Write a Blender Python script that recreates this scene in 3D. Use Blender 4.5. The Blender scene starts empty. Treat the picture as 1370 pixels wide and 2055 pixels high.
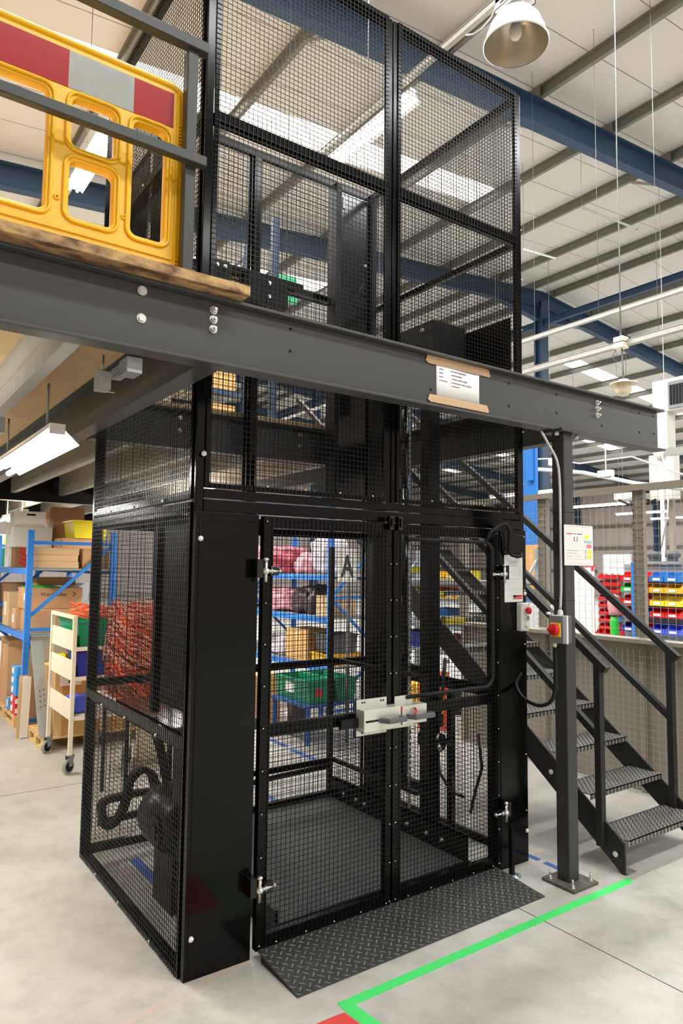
import bpy, bmesh, math, random
from mathutils import Vector, Matrix, noise
random.seed(7)
scn = bpy.context.scene
COL = scn.collection

# ---------------------------------------------------------------- camera
cd = bpy.data.cameras.new('camera'); cam = bpy.data.objects.new('camera', cd); COL.objects.link(cam)
cd.sensor_fit = 'VERTICAL'; cd.sensor_height = 36.0; cd.lens = 1393.45 / 2055 * 36.0
cd.clip_start = 0.05; cd.clip_end = 200
_r = Vector((0.81504244, -0.57929225, 0.011239)); _u = Vector((-0.05503056, -0.05808688, 0.99679364)); _f = Vector((0.57678199, 0.8130476, 0.07922205))
cam.matrix_world = Matrix(((_r.x, _u.x, -_f.x, -1.24637), (_r.y, _u.y, -_f.y, -2.88261), (_r.z, _u.z, -_f.z, 1.75), (0, 0, 0, 1)))
scn.camera = cam
# ---------------------------------------------------------------- exposure, world
scn.view_settings.view_transform = 'Standard'; scn.view_settings.look = 'None'
scn.view_settings.gamma = 1.0; scn.view_settings.use_curve_mapping = False
EXPOSURE = 0.0
scn.view_settings.exposure = EXPOSURE
scn.cycles.max_bounces = 8; scn.cycles.diffuse_bounces = 4; scn.cycles.glossy_bounces = 4
scn.cycles.caustics_reflective = False; scn.cycles.caustics_refractive = False
scn.cycles.sample_clamp_indirect = 6.0
scn.cycles.use_denoising = True
world = bpy.data.worlds.new('world'); scn.world = world; world.use_nodes = True
world.node_tree.nodes['Background'].inputs[0].default_value = (0.9, 0.95, 1.0, 1)
world.node_tree.nodes['Background'].inputs[1].default_value = 1.0

SKY_W = 900.0      # power of one skylight strip
TUBE_W = 60.0       # power of one twin tube fitting
def roof_z(x):      # underside of the roof lining
    return 8.85 + .083 * x if x < 15 else 10.095 - .103 * (x - 15)
def area(name, loc, sx, sy, power, color=(1, 1, 1), rot=(0, 0, 0)):
    l = bpy.data.lights.new(name, 'AREA'); l.shape = 'RECTANGLE'; l.size = sx; l.size_y = sy
    l.energy = power; l.color = color
    o = bpy.data.objects.new(name, l); COL.objects.link(o); o.location = loc; o.rotation_euler = rot
    return o
SKYLIGHTS = []      # (x0, x1, yc)
for yc in (-11, -5, 1, 6.95, 13, 19, 25, 31):  # front strips lie out of view, added to light the foreground
    SKYLIGHTS.append((-1.5, 9.5, yc)); SKYLIGHTS.append((20.5, 33.0, yc))
for i, (x0, x1, yc) in enumerate(SKYLIGHTS):
    if yc > 26: continue
    xm = (x0 + x1) / 2
    sl = math.atan(.083) if xm < 15 else -math.atan(.103)
    big = yc < 0 and xm < 15
    area('skylight_daylight', (xm, yc, roof_z(xm) - .30), x1 - x0 - .2, 0.6, SKY_W * (.75 if big else 1.0), (.98, .99, 1.0), (0, -sl, 0))

# ---------------------------------------------------------------- materials
M = {}
def nodes(name):
    m = bpy.data.materials.new(name); m.use_nodes = True; M[name] = m
    return m, m.node_tree.nodes, m.node_tree.links, m.node_tree.nodes['Principled BSDF']
def lin(c):
    return tuple((v / 255 / 12.92) if v / 255 <= .04045 else ((v / 255 + .055) / 1.055) ** 2.4 for v in c) + (1,)
def mat(name, rgb, rough=.5, metal=0., spec=.5, var=0., vscale=8., bump=0., bscale=60., trans=0., alpha=1., coat=0.):
    m, n, l, b = nodes(name)
    c = lin(rgb); b.inputs['Base Color'].default_value = c
    b.inputs['Roughness'].default_value = rough; b.inputs['Metallic'].default_value = metal
    b.inputs['Specular IOR Level'].default_value = spec
    b.inputs['Transmission Weight'].default_value = trans; b.inputs['Alpha'].default_value = alpha
    b.inputs['Coat Weight'].default_value = coat
    if var or bump:
        tc = n.new('ShaderNodeTexCoord')
    if var:
        t = n.new('ShaderNodeTexNoise'); t.inputs['Scale'].default_value = vscale; t.inputs['Detail'].default_value = 5
        l.new(tc.outputs['Object'], t.inputs['Vector'])
        mx = n.new('ShaderNodeMix'); mx.data_type = 'RGBA'
        mx.inputs[6].default_value = tuple(max(0, v * (1 - var)) for v in c[:3]) + (1,)
        mx.inputs[7].default_value = tuple(min(1, v * (1 + var)) for v in c[:3]) + (1,)
        l.new(t.outputs['Fac'], mx.inputs[0]); l.new(mx.outputs[2], b.inputs['Base Color'])
    if bump:
        t2 = n.new('ShaderNodeTexNoise'); t2.inputs['Scale'].default_value = bscale
        l.new(tc.outputs['Object'], t2.inputs['Vector'])
        bp = n.new('ShaderNodeBump'); bp.inputs['Strength'].default_value = bump; bp.inputs['Distance'].default_value = .01
        l.new(t2.outputs['Fac'], bp.inputs['Height']); l.new(bp.outputs['Normal'], b.inputs['Normal'])
    return m
def emis(name, rgb, strength):
    m, n, l, b = nodes(name)
    b.inputs['Base Color'].default_value = (.8, .8, .8, 1)
    b.inputs['Emission Color'].default_value = lin(rgb); b.inputs['Emission Strength'].default_value = strength
    return m
mat('black_gloss', (7, 7, 6), .14, 0, .2, bump=.05, bscale=4)
mat('black_paint', (14, 14, 14), .35, 0, .25)
mat('black_wire', (10, 10, 10), .3, 0, .3)
mat('black_matt', (14, 14, 14), .7, 0, .3)
mat('rubber', (26, 26, 27), .6, 0, .3)
mat('beam_paint', (72, 72, 70), .42, 0, .4, var=.12, vscale=5, bump=.05, bscale=20)
mat('column_paint', (60, 60, 59), .45, 0, .4, var=.15, vscale=9)
mat('rail_paint', (60, 62, 60), .42, 0, .4, var=.1, vscale=6)
mat('stair_paint', (40, 40, 39), .5, 0, .4, var=.15, vscale=10)
mat('base_plate', (96, 92, 84), .7, 0, .3, var=.3, vscale=15)
mat('galv', (176, 182, 184), .38, .75, .5, var=.12, vscale=25)
mat('galv_dull', (168, 168, 162), .5, .35, .5, var=.14, vscale=14)
mat('purlin', (128, 128, 122), .55, .15, .4, var=.12, vscale=7)
mat('zinc', (214, 216, 205), .35, .55, .5)
mat('bolt', (226, 226, 222), .25, .8, .5)
mat('bolt_white', (238, 238, 232), .35, 0, .5)
mat('blue_steel', (46, 70, 98), .5, 0, .4, var=.06, vscale=3)
mat('blue_rack', (44, 126, 214), .45, 0, .5)
mat('blue_rack_dark', (44, 96, 168), .5, 0, .5)
mat('yellow_plastic', (255, 198, 24), .35, 0, .5, var=.05, vscale=7)
mat('white_plastic', (232, 232, 224), .4)
mat('white_sheet', (236, 236, 230), .5)
mat('white_pvc', (205, 206, 206), .45)
mat('wire_grey', (120, 122, 122), .5, .3)
mat('grey_plastic', (92, 94, 98), .4)
mat('grey_box', (128, 130, 132), .45)
mat('white_dull', (206, 204, 194), .5)
mat('cream', (236, 228, 200), .45, 0, .5, var=.04, vscale=6)
mat('red_plastic', (214, 22, 28), .35)
mat('red_sheet', (168, 4, 12), .25, 0, .3, var=.12, vscale=14)
mat('grey_sheet', (160, 162, 154), .22, 0, .6, var=.18, vscale=10)
mat('yellow_bin', (246, 190, 40), .4); mat('lemon_bin', (244, 222, 50), .4)
mat('blue_bin', (40, 120, 200), .4); mat('navy_bin', (36, 52, 150), .4); mat('violet_bin', (70, 90, 214), .4)
mat('green_bin', (40, 190, 60), .4); mat('teal_crate', (0, 140, 100), .45); mat('orange_bin', (244, 140, 30), .4)
mat('yellow_crate', (226, 208, 20), .45)
mat('card', (196, 154, 112), .8, 0, .2, var=.08, vscale=4)
mat('card_dark', (150, 112, 78), .85, 0, .2, var=.08, vscale=4)
mat('card_light', (216, 182, 138), .8, 0, .2, var=.05, vscale=4)
mat('card_orange', (222, 170, 110), .8, 0, .2, var=.1, vscale=4)
mat('carton_blue', (50, 150, 222), .6); mat('carton_red', (206, 40, 50), .6)
mat('pink_bag', (214, 150, 156), .35, 0, .6, var=.35, vscale=9, bump=.6, bscale=14)
mat('red_bag', (150, 56, 66), .4, 0, .6, var=.3, vscale=8, bump=.6, bscale=14)
mat('white_bag', (222, 208, 214), .35, 0, .6, var=.25, vscale=9, bump=.6, bscale=14)
mat('dark_bag', (70, 56, 62), .35, 0, .6, var=.4, vscale=9, bump=.6, bscale=14)
mat('orange_net', (255, 104, 50), .45); mat('pale_net', (240, 170, 150), .45); mat('dark_net', (60, 50, 45), .5)
mat('plywood', (200, 156, 96), .7, 0, .3, var=.12, vscale=5)
mat('pallet', (214, 182, 130), .8, 0, .2, var=.12, vscale=9)
mat('tape_brown', (214, 178, 140), .5, 0, .4, var=.06, vscale=20)
mat('paper', (245, 245, 243), .7); mat('ink', (120, 120, 128), .8); mat('ink_faint', (188, 188, 194), .8); mat('ink_black', (24, 24, 26), .7)
mat('ink_red', (214, 90, 110), .7); mat('label_yellow', (228, 240, 60), .7); mat('label_pink', (236, 120, 160), .7); mat('label_teal', (150, 214, 206), .7)
mat('green_tape', (72, 218, 108), .5, 0, .4, var=.05, vscale=12)
mat('floor_patch', (192, 178, 162), .5, 0, .3, var=.08, vscale=14)
mat('red_tape', (214, 66, 62), .5); mat('blue_tape', (58, 98, 178), .55, var=.12, vscale=20)
mat('fence_grey', (150, 142, 128), .5, 0, .4, var=.05, vscale=3)
mat('fence_sheet', (152, 144, 132), .55, 0, .4, var=.05, vscale=2)
mat('fence_wire', (176, 173, 166), .45, .1)
mat('wall_clad', (206, 196, 190), .7, 0, .3, var=.03, vscale=2)
mat('shelf_grey', (150, 158, 160), .45, .2)
mat('hazard_yellow', (214, 196, 50), .6)
mat('green_sign', (30, 170, 110), .5)
mat('glass_globe', (226, 216, 186), .25, 0, .5)
mat('lamp_white', (238, 236, 230), .3)
mat('lamp_inside', (206, 198, 184), .28, .65)
mat('motor_grey', (38, 42, 43), .3, .2, .6)
mat('bulb', (240, 240, 235), .15, 0, .5)
mat('shiny_black', (12, 13, 13), .15, 0, .6)
emis('tube_glow', (255, 252, 242), 14.0)
emis('skylight_glow', (255, 250, 242), 3.2)

# chequer plate (raised bars as bump and a worn highlight)
def chequer(name, rgb, scale, worn, rough=.4, swap=False):
    m, n, l, b = nodes(name)
    tc = n.new('ShaderNodeTexCoord')
    def bars(rot, off):
        mp = n.new('ShaderNodeMapping'); mp.inputs['Scale'].default_value = (scale, scale, scale)
        mp.inputs['Location'].default_value = (off, off, 0)
        l.new(tc.outputs['Object'], mp.inputs['Vector'])
        vr = n.new('ShaderNodeVectorMath'); vr.operation = 'FRACTION'; l.new(mp.outputs[0], vr.inputs[0])
        vs = n.new('ShaderNodeVectorMath'); vs.operation = 'SUBTRACT'; vs.inputs[1].default_value = (.5, .5, 0); l.new(vr.outputs[0], vs.inputs[0])
        ro = n.new('ShaderNodeVectorRotate'); ro.rotation_type = 'Z_AXIS'; ro.inputs['Angle'].default_value = rot
        l.new(vs.outputs[0], ro.inputs['Vector'])
        sx = n.new('ShaderNodeSeparateXYZ'); l.new(ro.outputs[0], sx.inputs[0])
        a = n.new('ShaderNodeMath'); a.operation = 'MULTIPLY'; a.inputs[1].default_value = 1 / .33; l.new(sx.outputs[0], a.inputs[0])
        a2 = n.new('ShaderNodeMath'); a2.operation = 'POWER'; a2.inputs[1].default_value = 2; l.new(a.outputs[0], a2.inputs[0])
        c = n.new('ShaderNodeMath'); c.operation = 'MULTIPLY'; c.inputs[1].default_value = 1 / .085; l.new(sx.outputs[1], c.inputs[0])
        c2 = n.new('ShaderNodeMath'); c2.operation = 'POWER'; c2.inputs[1].default_value = 2; l.new(c.outputs[0], c2.inputs[0])
        s = n.new('ShaderNodeMath'); s.operation = 'ADD'; l.new(a2.outputs[0], s.inputs[0]); l.new(c2.outputs[0], s.inputs[1])
        inv = n.new('ShaderNodeMath'); inv.operation = 'SUBTRACT'; inv.use_clamp = True; inv.inputs[0].default_value = 1.25; l.new(s.outputs[0], inv.inputs[1])
        return inv
    p, q = bars(math.radians(45), 0), bars(math.radians(-45), .5)
    mx = n.new('ShaderNodeMath'); mx.operation = 'MAXIMUM'; l.new(p.outputs[0], mx.inputs[0]); l.new(q.outputs[0], mx.inputs[1])
    cl = n.new('ShaderNodeMath'); cl.operation = 'MINIMUM'; cl.inputs[1].default_value = 1; l.new(mx.outputs[0], cl.inputs[0])
    bp = n.new('ShaderNodeBump'); bp.inputs['Strength'].default_value = .9; bp.inputs['Distance'].default_value = .003
    l.new(cl.outputs[0], bp.inputs['Height']); l.new(bp.outputs['Normal'], b.inputs['Normal'])
    nz = n.new('ShaderNodeTexNoise'); nz.inputs['Scale'].default_value = 6; l.new(tc.outputs['Object'], nz.inputs['Vector'])
    ml = n.new('ShaderNodeMath'); ml.operation = 'MULTIPLY'; l.new(cl.outputs[0], ml.inputs[0]); l.new(nz.outputs['Fac'], ml.inputs[1])
    mix = n.new('ShaderNodeMix'); mix.data_type = 'RGBA'; mix.inputs[6].default_value = lin(rgb); mix.inputs[7].default_value = lin(worn)
    l.new(ml.outputs[0], mix.inputs[0]); l.new(mix.outputs[2], b.inputs['Base Color'])
    b.inputs['Roughness'].default_value = rough
chequer('tread_plate', (54, 55, 54), 21, (160, 160, 156))
mat('platform_rubber', (54, 54, 53), .6, 0, .3, var=.45, vscale=30, bump=.2, bscale=80)
chequer('stair_tread', (70, 70, 66), 26, (245, 242, 230), .42)

def concrete():
    m, n, l, b = nodes('concrete')
    tc = n.new('ShaderNodeTexCoord')
    t1 = n.new('ShaderNodeTexNoise'); t1.inputs['Scale'].default_value = .9; t1.inputs['Detail'].default_value = 8; t1.inputs['Roughness'].default_value = .62
    t2 = n.new('ShaderNodeTexNoise'); t2.inputs['Scale'].default_value = 7; t2.inputs['Detail'].default_value = 6; t2.inputs['Roughness'].default_value = .7
    t3 = n.new('ShaderNodeTexVoronoi'); t3.inputs['Scale'].default_value = 38
    for t in (t1, t2): l.new(tc.outputs['Object'], t.inputs['Vector'])
    l.new(t2.outputs['Color'], t3.inputs['Vector'])
    cr = n.new('ShaderNodeValToRGB'); e = cr.color_ramp.elements
    e[0].position = .3; e[0].color = lin((164, 161, 153)); e[1].position = .72; e[1].color = lin((200, 197, 190))
    l.new(t1.outputs['Fac'], cr.inputs['Fac'])
    cr2 = n.new('ShaderNodeValToRGB'); e = cr2.color_ramp.elements
    e[0].position = .3; e[0].color = (.82, .82, .82, 1); e[1].position = .55; e[1].color = (1, 1, 1, 1)
    l.new(t2.outputs['Fac'], cr2.inputs['Fac'])
    mx = n.new('ShaderNodeMix'); mx.data_type = 'RGBA'; mx.blend_type = 'MULTIPLY'; mx.inputs[0].default_value = 1
    l.new(cr.outputs[0], mx.inputs[6]); l.new(cr2.outputs[0], mx.inputs[7]); l.new(mx.outputs[2], b.inputs['Base Color'])
    b.inputs['Roughness'].default_value = .42; b.inputs['Specular IOR Level'].default_value = .35
    rr = n.new('ShaderNodeMapRange'); rr.inputs['To Min'].default_value = .32; rr.inputs['To Max'].default_value = .6
    l.new(t2.outputs['Fac'], rr.inputs['Value']); l.new(rr.outputs[0], b.inputs['Roughness'])
    bp = n.new('ShaderNodeBump'); bp.inputs['Strength'].default_value = .12; bp.inputs['Distance'].default_value = .01
    l.new(t2.outputs['Fac'], bp.inputs['Height']); l.new(bp.outputs['Normal'], b.inputs['Normal'])
concrete()
def lining():      # pale roof lining sheets with ribs running up the slope
    m, n, l, b = nodes('lining')
    tc = n.new('ShaderNodeTexCoord'); sx = n.new('ShaderNodeSeparateXYZ'); l.new(tc.outputs['Object'], sx.inputs[0])
    def line(freq, width, off=0.):
        a = n.new('ShaderNodeMath'); a.operation = 'MULTIPLY_ADD'; a.inputs[1].default_value = freq; a.inputs[2].default_value = off; l.new(sx.outputs[1], a.inputs[0])
        fr = n.new('ShaderNodeMath'); fr.operation = 'FRACT'; l.new(a.outputs[0], fr.inputs[0])
        lt = n.new('ShaderNodeMath'); lt.operation = 'LESS_THAN'; lt.inputs[1].default_value = width; l.new(fr.outputs[0], lt.inputs[0])
        return lt
    lap, rib = line(1 / 1.0, .016), line(1 / .3333, .07, .4)
    t = n.new('ShaderNodeTexNoise'); t.inputs['Scale'].default_value = .7; t.inputs['Detail'].default_value = 4; l.new(tc.outputs['Object'], t.inputs['Vector'])
    cr = n.new('ShaderNodeMix'); cr.data_type = 'RGBA'; cr.inputs[6].default_value = lin((210, 208, 205)); cr.inputs[7].default_value = lin((222, 220, 217)); l.new(t.outputs['Fac'], cr.inputs[0])
    m2 = n.new('ShaderNodeMix'); m2.data_type = 'RGBA'; m2.inputs[7].default_value = lin((128, 124, 118)); l.new(lap.outputs[0], m2.inputs[0]); l.new(cr.outputs[2], m2.inputs[6])
    l.new(m2.outputs[2], b.inputs['Base Color']); b.inputs['Roughness'].default_value = .5
    bp = n.new('ShaderNodeBump'); bp.inputs['Strength'].default_value = 1; bp.inputs['Distance'].default_value = .06
    l.new(rib.outputs[0], bp.inputs['Height']); l.new(bp.outputs['Normal'], b.inputs['Normal'])
lining()
def cladding():
    m, n, l, b = nodes('cladding')
    tc = n.new('ShaderNodeTexCoord'); sx = n.new('ShaderNodeSeparateXYZ'); l.new(tc.outputs['Object'], sx.inputs[0])
    ad = n.new('ShaderNodeMath'); ad.operation = 'ADD'; l.new(sx.outputs[0], ad.inputs[0]); l.new(sx.outputs[1], ad.inputs[1])
    fr = n.new('ShaderNodeMath'); fr.operation = 'FRACT'; l.new(ad.outputs[0], fr.inputs[0])
    lt = n.new('ShaderNodeMath'); lt.operation = 'LESS_THAN'; lt.inputs[1].default_value = .05; l.new(fr.outputs[0], lt.inputs[0])
    mx = n.new('ShaderNodeMix'); mx.data_type = 'RGBA'; mx.inputs[6].default_value = lin((212, 200, 194)); mx.inputs[7].default_value = lin((184, 172, 166)); l.new(lt.outputs[0], mx.inputs[0])
    l.new(mx.outputs[2], b.inputs['Base Color']); b.inputs['Roughness'].default_value = .6
cladding()
def chipboard(name, a, c, scale, stretch=1.):
    m, n, l, b = nodes(name)
    tc = n.new('ShaderNodeTexCoord'); mp = n.new('ShaderNodeMapping'); mp.inputs['Scale'].default_value = (stretch, 1, 1); l.new(tc.outputs['Object'], mp.inputs['Vector'])
    t = n.new('ShaderNodeTexNoise'); t.inputs['Scale'].default_value = scale; t.inputs['Detail'].default_value = 8; l.new(mp.outputs[0], t.inputs['Vector'])
    cr = n.new('ShaderNodeValToRGB'); e = cr.color_ramp.elements; e[0].position = .36; e[0].color = lin(a); e[1].position = .62; e[1].color = lin(c)
    l.new(t.outputs['Fac'], cr.inputs['Fac']); l.new(cr.outputs[0], b.inputs['Base Color']); b.inputs['Roughness'].default_value = .75
chipboard('chip_edge', (104, 74, 54), (206, 168, 112), 22, .5)
chipboard('chip_under', (216, 184, 134), (228, 198, 150), 3)

# ---------------------------------------------------------------- mesh helpers
class MB:
    def __init__(s): s.v = []; s.f = []; s.sm = []
    def _add(s, vs, fs, smooth=False):
        k = len(s.v); s.v += [tuple(v) for v in vs]; s.f += [tuple(i + k for i in f) for f in fs]; s.sm += [smooth] * len(fs)
    def box(s, x0, y0, z0, x1, y1, z1):
        x0, x1 = sorted((x0, x1)); y0, y1 = sorted((y0, y1)); z0, z1 = sorted((z0, z1))
        s._add([(x0, y0, z0), (x1, y0, z0), (x1, y1, z0), (x0, y1, z0), (x0, y0, z1), (x1, y0, z1), (x1, y1, z1), (x0, y1, z1)],
               [(3, 2, 1, 0), (4, 5, 6, 7), (0, 1, 5, 4), (1, 2, 6, 5), (2, 3, 7, 6), (3, 0, 4, 7)]); return s
    def rbox(s, c, size, rz=0, rx=0, ry=0):
        R = Matrix.Rotation(rz, 3, 'Z') @ Matrix.Rotation(ry, 3, 'Y') @ Matrix.Rotation(rx, 3, 'X'); h = [v / 2 for v in size]
        vs = [Vector(c) + R @ Vector((a * h[0], b * h[1], d * h[2])) for d in (-1, 1) for a, b in ((-1, -1), (1, -1), (1, 1), (-1, 1))]
        s._add(vs, [(3, 2, 1, 0), (4, 5, 6, 7), (0, 1, 5, 4), (1, 2, 6, 5), (2, 3, 7, 6), (3, 0, 4, 7)]); return s
    def bar(s, a, b, w, h, up=(0, 0, 1)):      # rectangular section between two points; w sideways, h along up
        a, b = Vector(a), Vector(b); d = (b - a).normalized(); up = Vector(up)
        if abs(d.dot(up)) > .999: up = Vector((0, 1, 0))
        r = d.cross(up).normalized(); u = r.cross(d).normalized()
        vs = [p + r * (i * w / 2) + u * (j * h / 2) for p in (a, b) for i, j in ((-1, -1), (1, -1), (1, 1), (-1, 1))]
        s._add(vs, [(0, 1, 2, 3), (7, 6, 5, 4), (1, 0, 4, 5), (2, 1, 5, 6), (3, 2, 6, 7), (0, 3, 7, 4)]); return s
    def tube(s, a, b, r, n=12, r2=None, caps=True):
        return s.path([a, b], r, n, r2, caps)
    def path(s, pts, r, n=10, r2=None, caps=True):
        pts = [Vector(p) for p in pts]; m = len(pts); r2 = r if r2 is None else r2
        t0 = (pts[1] - pts[0]).normalized(); ref = Vector((0, 0, 1)) if abs(t0.z) < .9 else Vector((1, 0, 0))
        u = t0.cross(ref).normalized(); vs = []
        for i, p in enumerate(pts):
            t = ((pts[min(i + 1, m - 1)] - pts[max(i - 1, 0)])).normalized()
            u = (u - t * u.dot(t)).normalized(); w = t.cross(u); rr = r + (r2 - r) * i / (m - 1)
            vs += [p + (u * math.cos(2 * math.pi * k / n) + w * math.sin(2 * math.pi * k / n)) * rr for k in range(n)]
        fs = [(i * n + k, i * n + (k + 1) % n, (i + 1) * n + (k + 1) % n, (i + 1) * n + k) for i in range(m - 1) for k in range(n)]
        s._add(vs, fs, True)
        if caps:
            k0 = len(s.v) - m * n
            s.f += [tuple(k0 + k for k in range(n))[::-1], tuple(k0 + (m - 1) * n + k for k in range(n))]; s.sm += [False, False]
        return s
    def lathe(s, prof, c, n=32, axis='z'):
        vs = []
        for rr, h in prof:
            for k in range(n):
                a = 2 * math.pi * k / n; x, y = rr * math.cos(a), rr * math.sin(a)
                v = {'z': (x, y, h), 'y': (x, h, y), 'x': (h, x, y)}[axis]
                vs.append((c[0] + v[0], c[1] + v[1], c[2] + v[2]))
        fs = [(i * n + k, i * n + (k + 1) % n, (i + 1) * n + (k + 1) % n, (i + 1) * n + k) for i in range(len(prof) - 1) for k in range(n)]
        s._add(vs, fs, True); return s
    def prism(s, poly, axis, d0, d1):      # polygon in the two other axes (order x,y,z without `axis`), extruded
        def P(a, b, d): return {'x': (d, a, b), 'y': (a, d, b), 'z': (a, b, d)}[axis]
        n = len(poly); vs = [P(a, b, d0) for a, b in poly] + [P(a, b, d1) for a, b in poly]
        s._add(vs, [tuple(range(n))[::-1], tuple(range(n, 2 * n))] + [(i, (i + 1) % n, n + (i + 1) % n, n + i) for i in range(n)]); return s
    def wires(s, axis, c, a0, a1, z0, z1, p=.025, t=.0025, ph=.0):      # welded mesh in plane `axis`=c
        h = t / 2
        n = int(round((a1 - a0) / p)); m = int(round((z1 - z0) / p))
        for i in range(1, n):
            a = a0 + (a1 - a0) * i / n
            if axis == 'y': s.box(a - h, c - h, z0, a + h, c + h, z1)
            else: s.box(c - h, a - h, z0, c + h, a + h, z1)
        for j in range(1, m):
            z = z0 + (z1 - z0) * j / m
            if axis == 'y': s.box(a0, c + h, z - h, a1, c + 3 * h, z + h)
            else: s.box(c + h, a0, z - h, c + 3 * h, a1, z + h)
        return s
    def build(s, name, material, parent=None, bevel=0., label=None):
        me = bpy.data.meshes.new(name); me.from_pydata(s.v, [], s.f); me.polygons.foreach_set('use_smooth', s.sm)
        bm = bmesh.new(); bm.from_mesh(me); bmesh.ops.recalc_face_normals(bm, faces=bm.faces); bm.to_mesh(me); bm.free()
        me.materials.append(M[material]); o = bpy.data.objects.new(name, me); COL.objects.link(o)
        attach(o, parent)
        if bevel:
            b = o.modifiers.new('bevel', 'BEVEL'); b.width = bevel; b.segments = 2; b.limit_method = 'ANGLE'
        if label: o['label'] = label
        return o
def attach(o, parent):
    if parent is not None:
        o.parent = parent
        if parent.type == 'EMPTY': o.matrix_parent_inverse = Matrix.Translation(-parent.location)
        elif parent.parent is None and (parent.location.length > 0): o.matrix_parent_inverse = Matrix.Translation(-parent.location)
def tag(o, label, cat, group=None, kind=None):
    o['label'] = label; o['category'] = cat
    if group: o['group'] = group
    if kind: o['kind'] = kind
    return o
def thing(name, loc, label, cat, group=None):
    o = bpy.data.objects.new(name, None); COL.objects.link(o); o.location = loc; o.empty_display_size = .1
    return tag(o, label, cat, group)
def struct(o, label=None):
    o['kind'] = 'structure'
    if label: o['label'] = label
    return o
def dup(root, loc, rz=0, label=None, group=None, scale=None):
    r = root.copy(); COL.objects.link(r); r.location = loc; r.rotation_euler = (0, 0, rz)
    if scale: r.scale = scale
    if label: r['label'] = label
    if group: r['group'] = group
    for ch in list(root.children):
        c = ch.copy(); COL.objects.link(c); c.parent = r
        for g in list(ch.children):
            d = g.copy(); COL.objects.link(d); d.parent = c
    return r
def text(name, s, size, origin, xdir, ydir, material, parent, align='LEFT', depth=.0004, bold=0.):
    cu = bpy.data.curves.new(name, 'FONT'); cu.body = s; cu.size = size; cu.align_x = align; cu.extrude = depth; cu.offset = bold
    to = bpy.data.objects.new(name, cu); COL.objects.link(to)
    dg = bpy.context.evaluated_depsgraph_get(); me = bpy.data.meshes.new_from_object(to.evaluated_get(dg))
    bpy.data.objects.remove(to); bpy.data.curves.remove(cu)
    me.materials.clear(); me.materials.append(M[material])
    X = Vector(xdir).normalized(); Y = Vector(ydir).normalized(); Z = X.cross(Y)
    me.transform(Matrix(((X.x, Y.x, Z.x, origin[0]), (X.y, Y.y, Z.y, origin[1]), (X.z, Y.z, Z.z, origin[2]), (0, 0, 0, 1))))
    o = bpy.data.objects.new(name, me); COL.objects.link(o); attach(o, parent); return o
def rod_bolt(mb, c, axis, r=.012, l=.012, stud=.0):      # hexagon head, optional stud; axis 'x','-x','y','-y'
    sg = -1 if axis[0] == '-' else 1; ax = axis[-1]
    d = Vector((1, 0, 0)) if ax == 'x' else Vector((0, 1, 0)) if ax == 'y' else Vector((0, 0, 1)); d = d * sg; c = Vector(c)
    mb.tube(c, c + d * .003, r * 1.35, 16); mb.tube(c + d * .003, c + d * (.003 + l), r, 6)
    if stud: mb.tube(c + d * l, c + d * (l + stud), r * .5, 10)
    return mb
ORD = ['first', 'second', 'third', 'fourth', 'fifth', 'sixth', 'seventh', 'eighth', 'ninth', 'tenth', 'eleventh', 'twelfth', 'thirteenth', 'fourteenth', 'fifteenth', 'sixteenth', 'seventeenth', 'eighteenth', 'nineteenth', 'twentieth', 'twenty first', 'twenty second', 'twenty third', 'twenty fourth', 'twenty fifth', 'twenty sixth']
# ================================================================ the building
m = MB(); m.box(-9, -16, -.2, 42, 40, 0); struct(m.build('floor', 'concrete'), 'pale grey concrete warehouse floor')
def slope_sheet(name, x0, x1, holes):
    mb = MB(); ys = [-16] + sorted(sum([[h - .36, h + .36] for h in holes], [])) + [40]
    sx0, sx1 = (-1.5, 9.5) if x0 < 15 else (20.5, 33.0)
    def slab(a, b, y0, y1):
        mb.prism([(a, roof_z(a + (1e-4 if a == 15 and x0 >= 15 else 0))), (b, roof_z(b - (1e-4 if b == 15 else 0))), (b, roof_z(b - (1e-4 if b == 15 else 0)) + .12), (a, roof_z(a + (1e-4 if a == 15 and x0 >= 15 else 0)) + .12)], 'y', y0, y1)
    slab(x0, sx0, -16, 40); slab(sx1, x1, -16, 40)
    for i in range(0, len(ys), 2): slab(sx0, sx1, ys[i], ys[i + 1])
    return mb.build(name, 'lining')
ycs = sorted({s[2] for s in SKYLIGHTS})
o = slope_sheet('ceiling', -9, 15, ycs); struct(o, 'pale ribbed roof lining above the lift')
o = slope_sheet('ceiling', 15, 42, ycs); struct(o, 'pale ribbed roof lining of the far roof slope')
for i, (x0, x1, yc) in enumerate(SKYLIGHTS):
    a, b = roof_z(x0), roof_z(x1)
    mb = MB(); mb.prism([(x0, a + .03), (x1, b + .03), (x1, b + .07), (x0, a + .07)], 'y', yc - .36, yc + .36)
    struct(mb.build('window_%d' % (i + 1), 'skylight_glow'), 'bright translucent roof light')
m = MB(); m.box(42, -16, 0, 42.2, 40, roof_z(42) + .1); struct(m.build('wall_right', 'cladding'))
m = MB(); m.prism([(-9, 0), (42, 0), (42, roof_z(42)), (15, 10.09), (-9, roof_z(-9))], 'y', 40, 40.2); struct(m.build('wall_back', 'cladding'))
m = MB(); m.prism([(-9, 0), (42, 0), (42, roof_z(42)), (15, 10.09), (-9, roof_z(-9))], 'y', -16.2, -16); struct(m.build('wall_front', 'cladding'))
m = MB(); m.box(-9.2, -16, 0, -9, 40, roof_z(-9)); struct(m.build('wall_left', 'cladding'))
for i, z in enumerate((1.6, 3.2, 4.7, 6.1)):
    m = MB(); m.box(41.8, -16, z, 42, 40, z + .18); struct(m.build('trim_%d' % (i + 1), 'purlin'), 'grey sheeting rail on the far wall')

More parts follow.
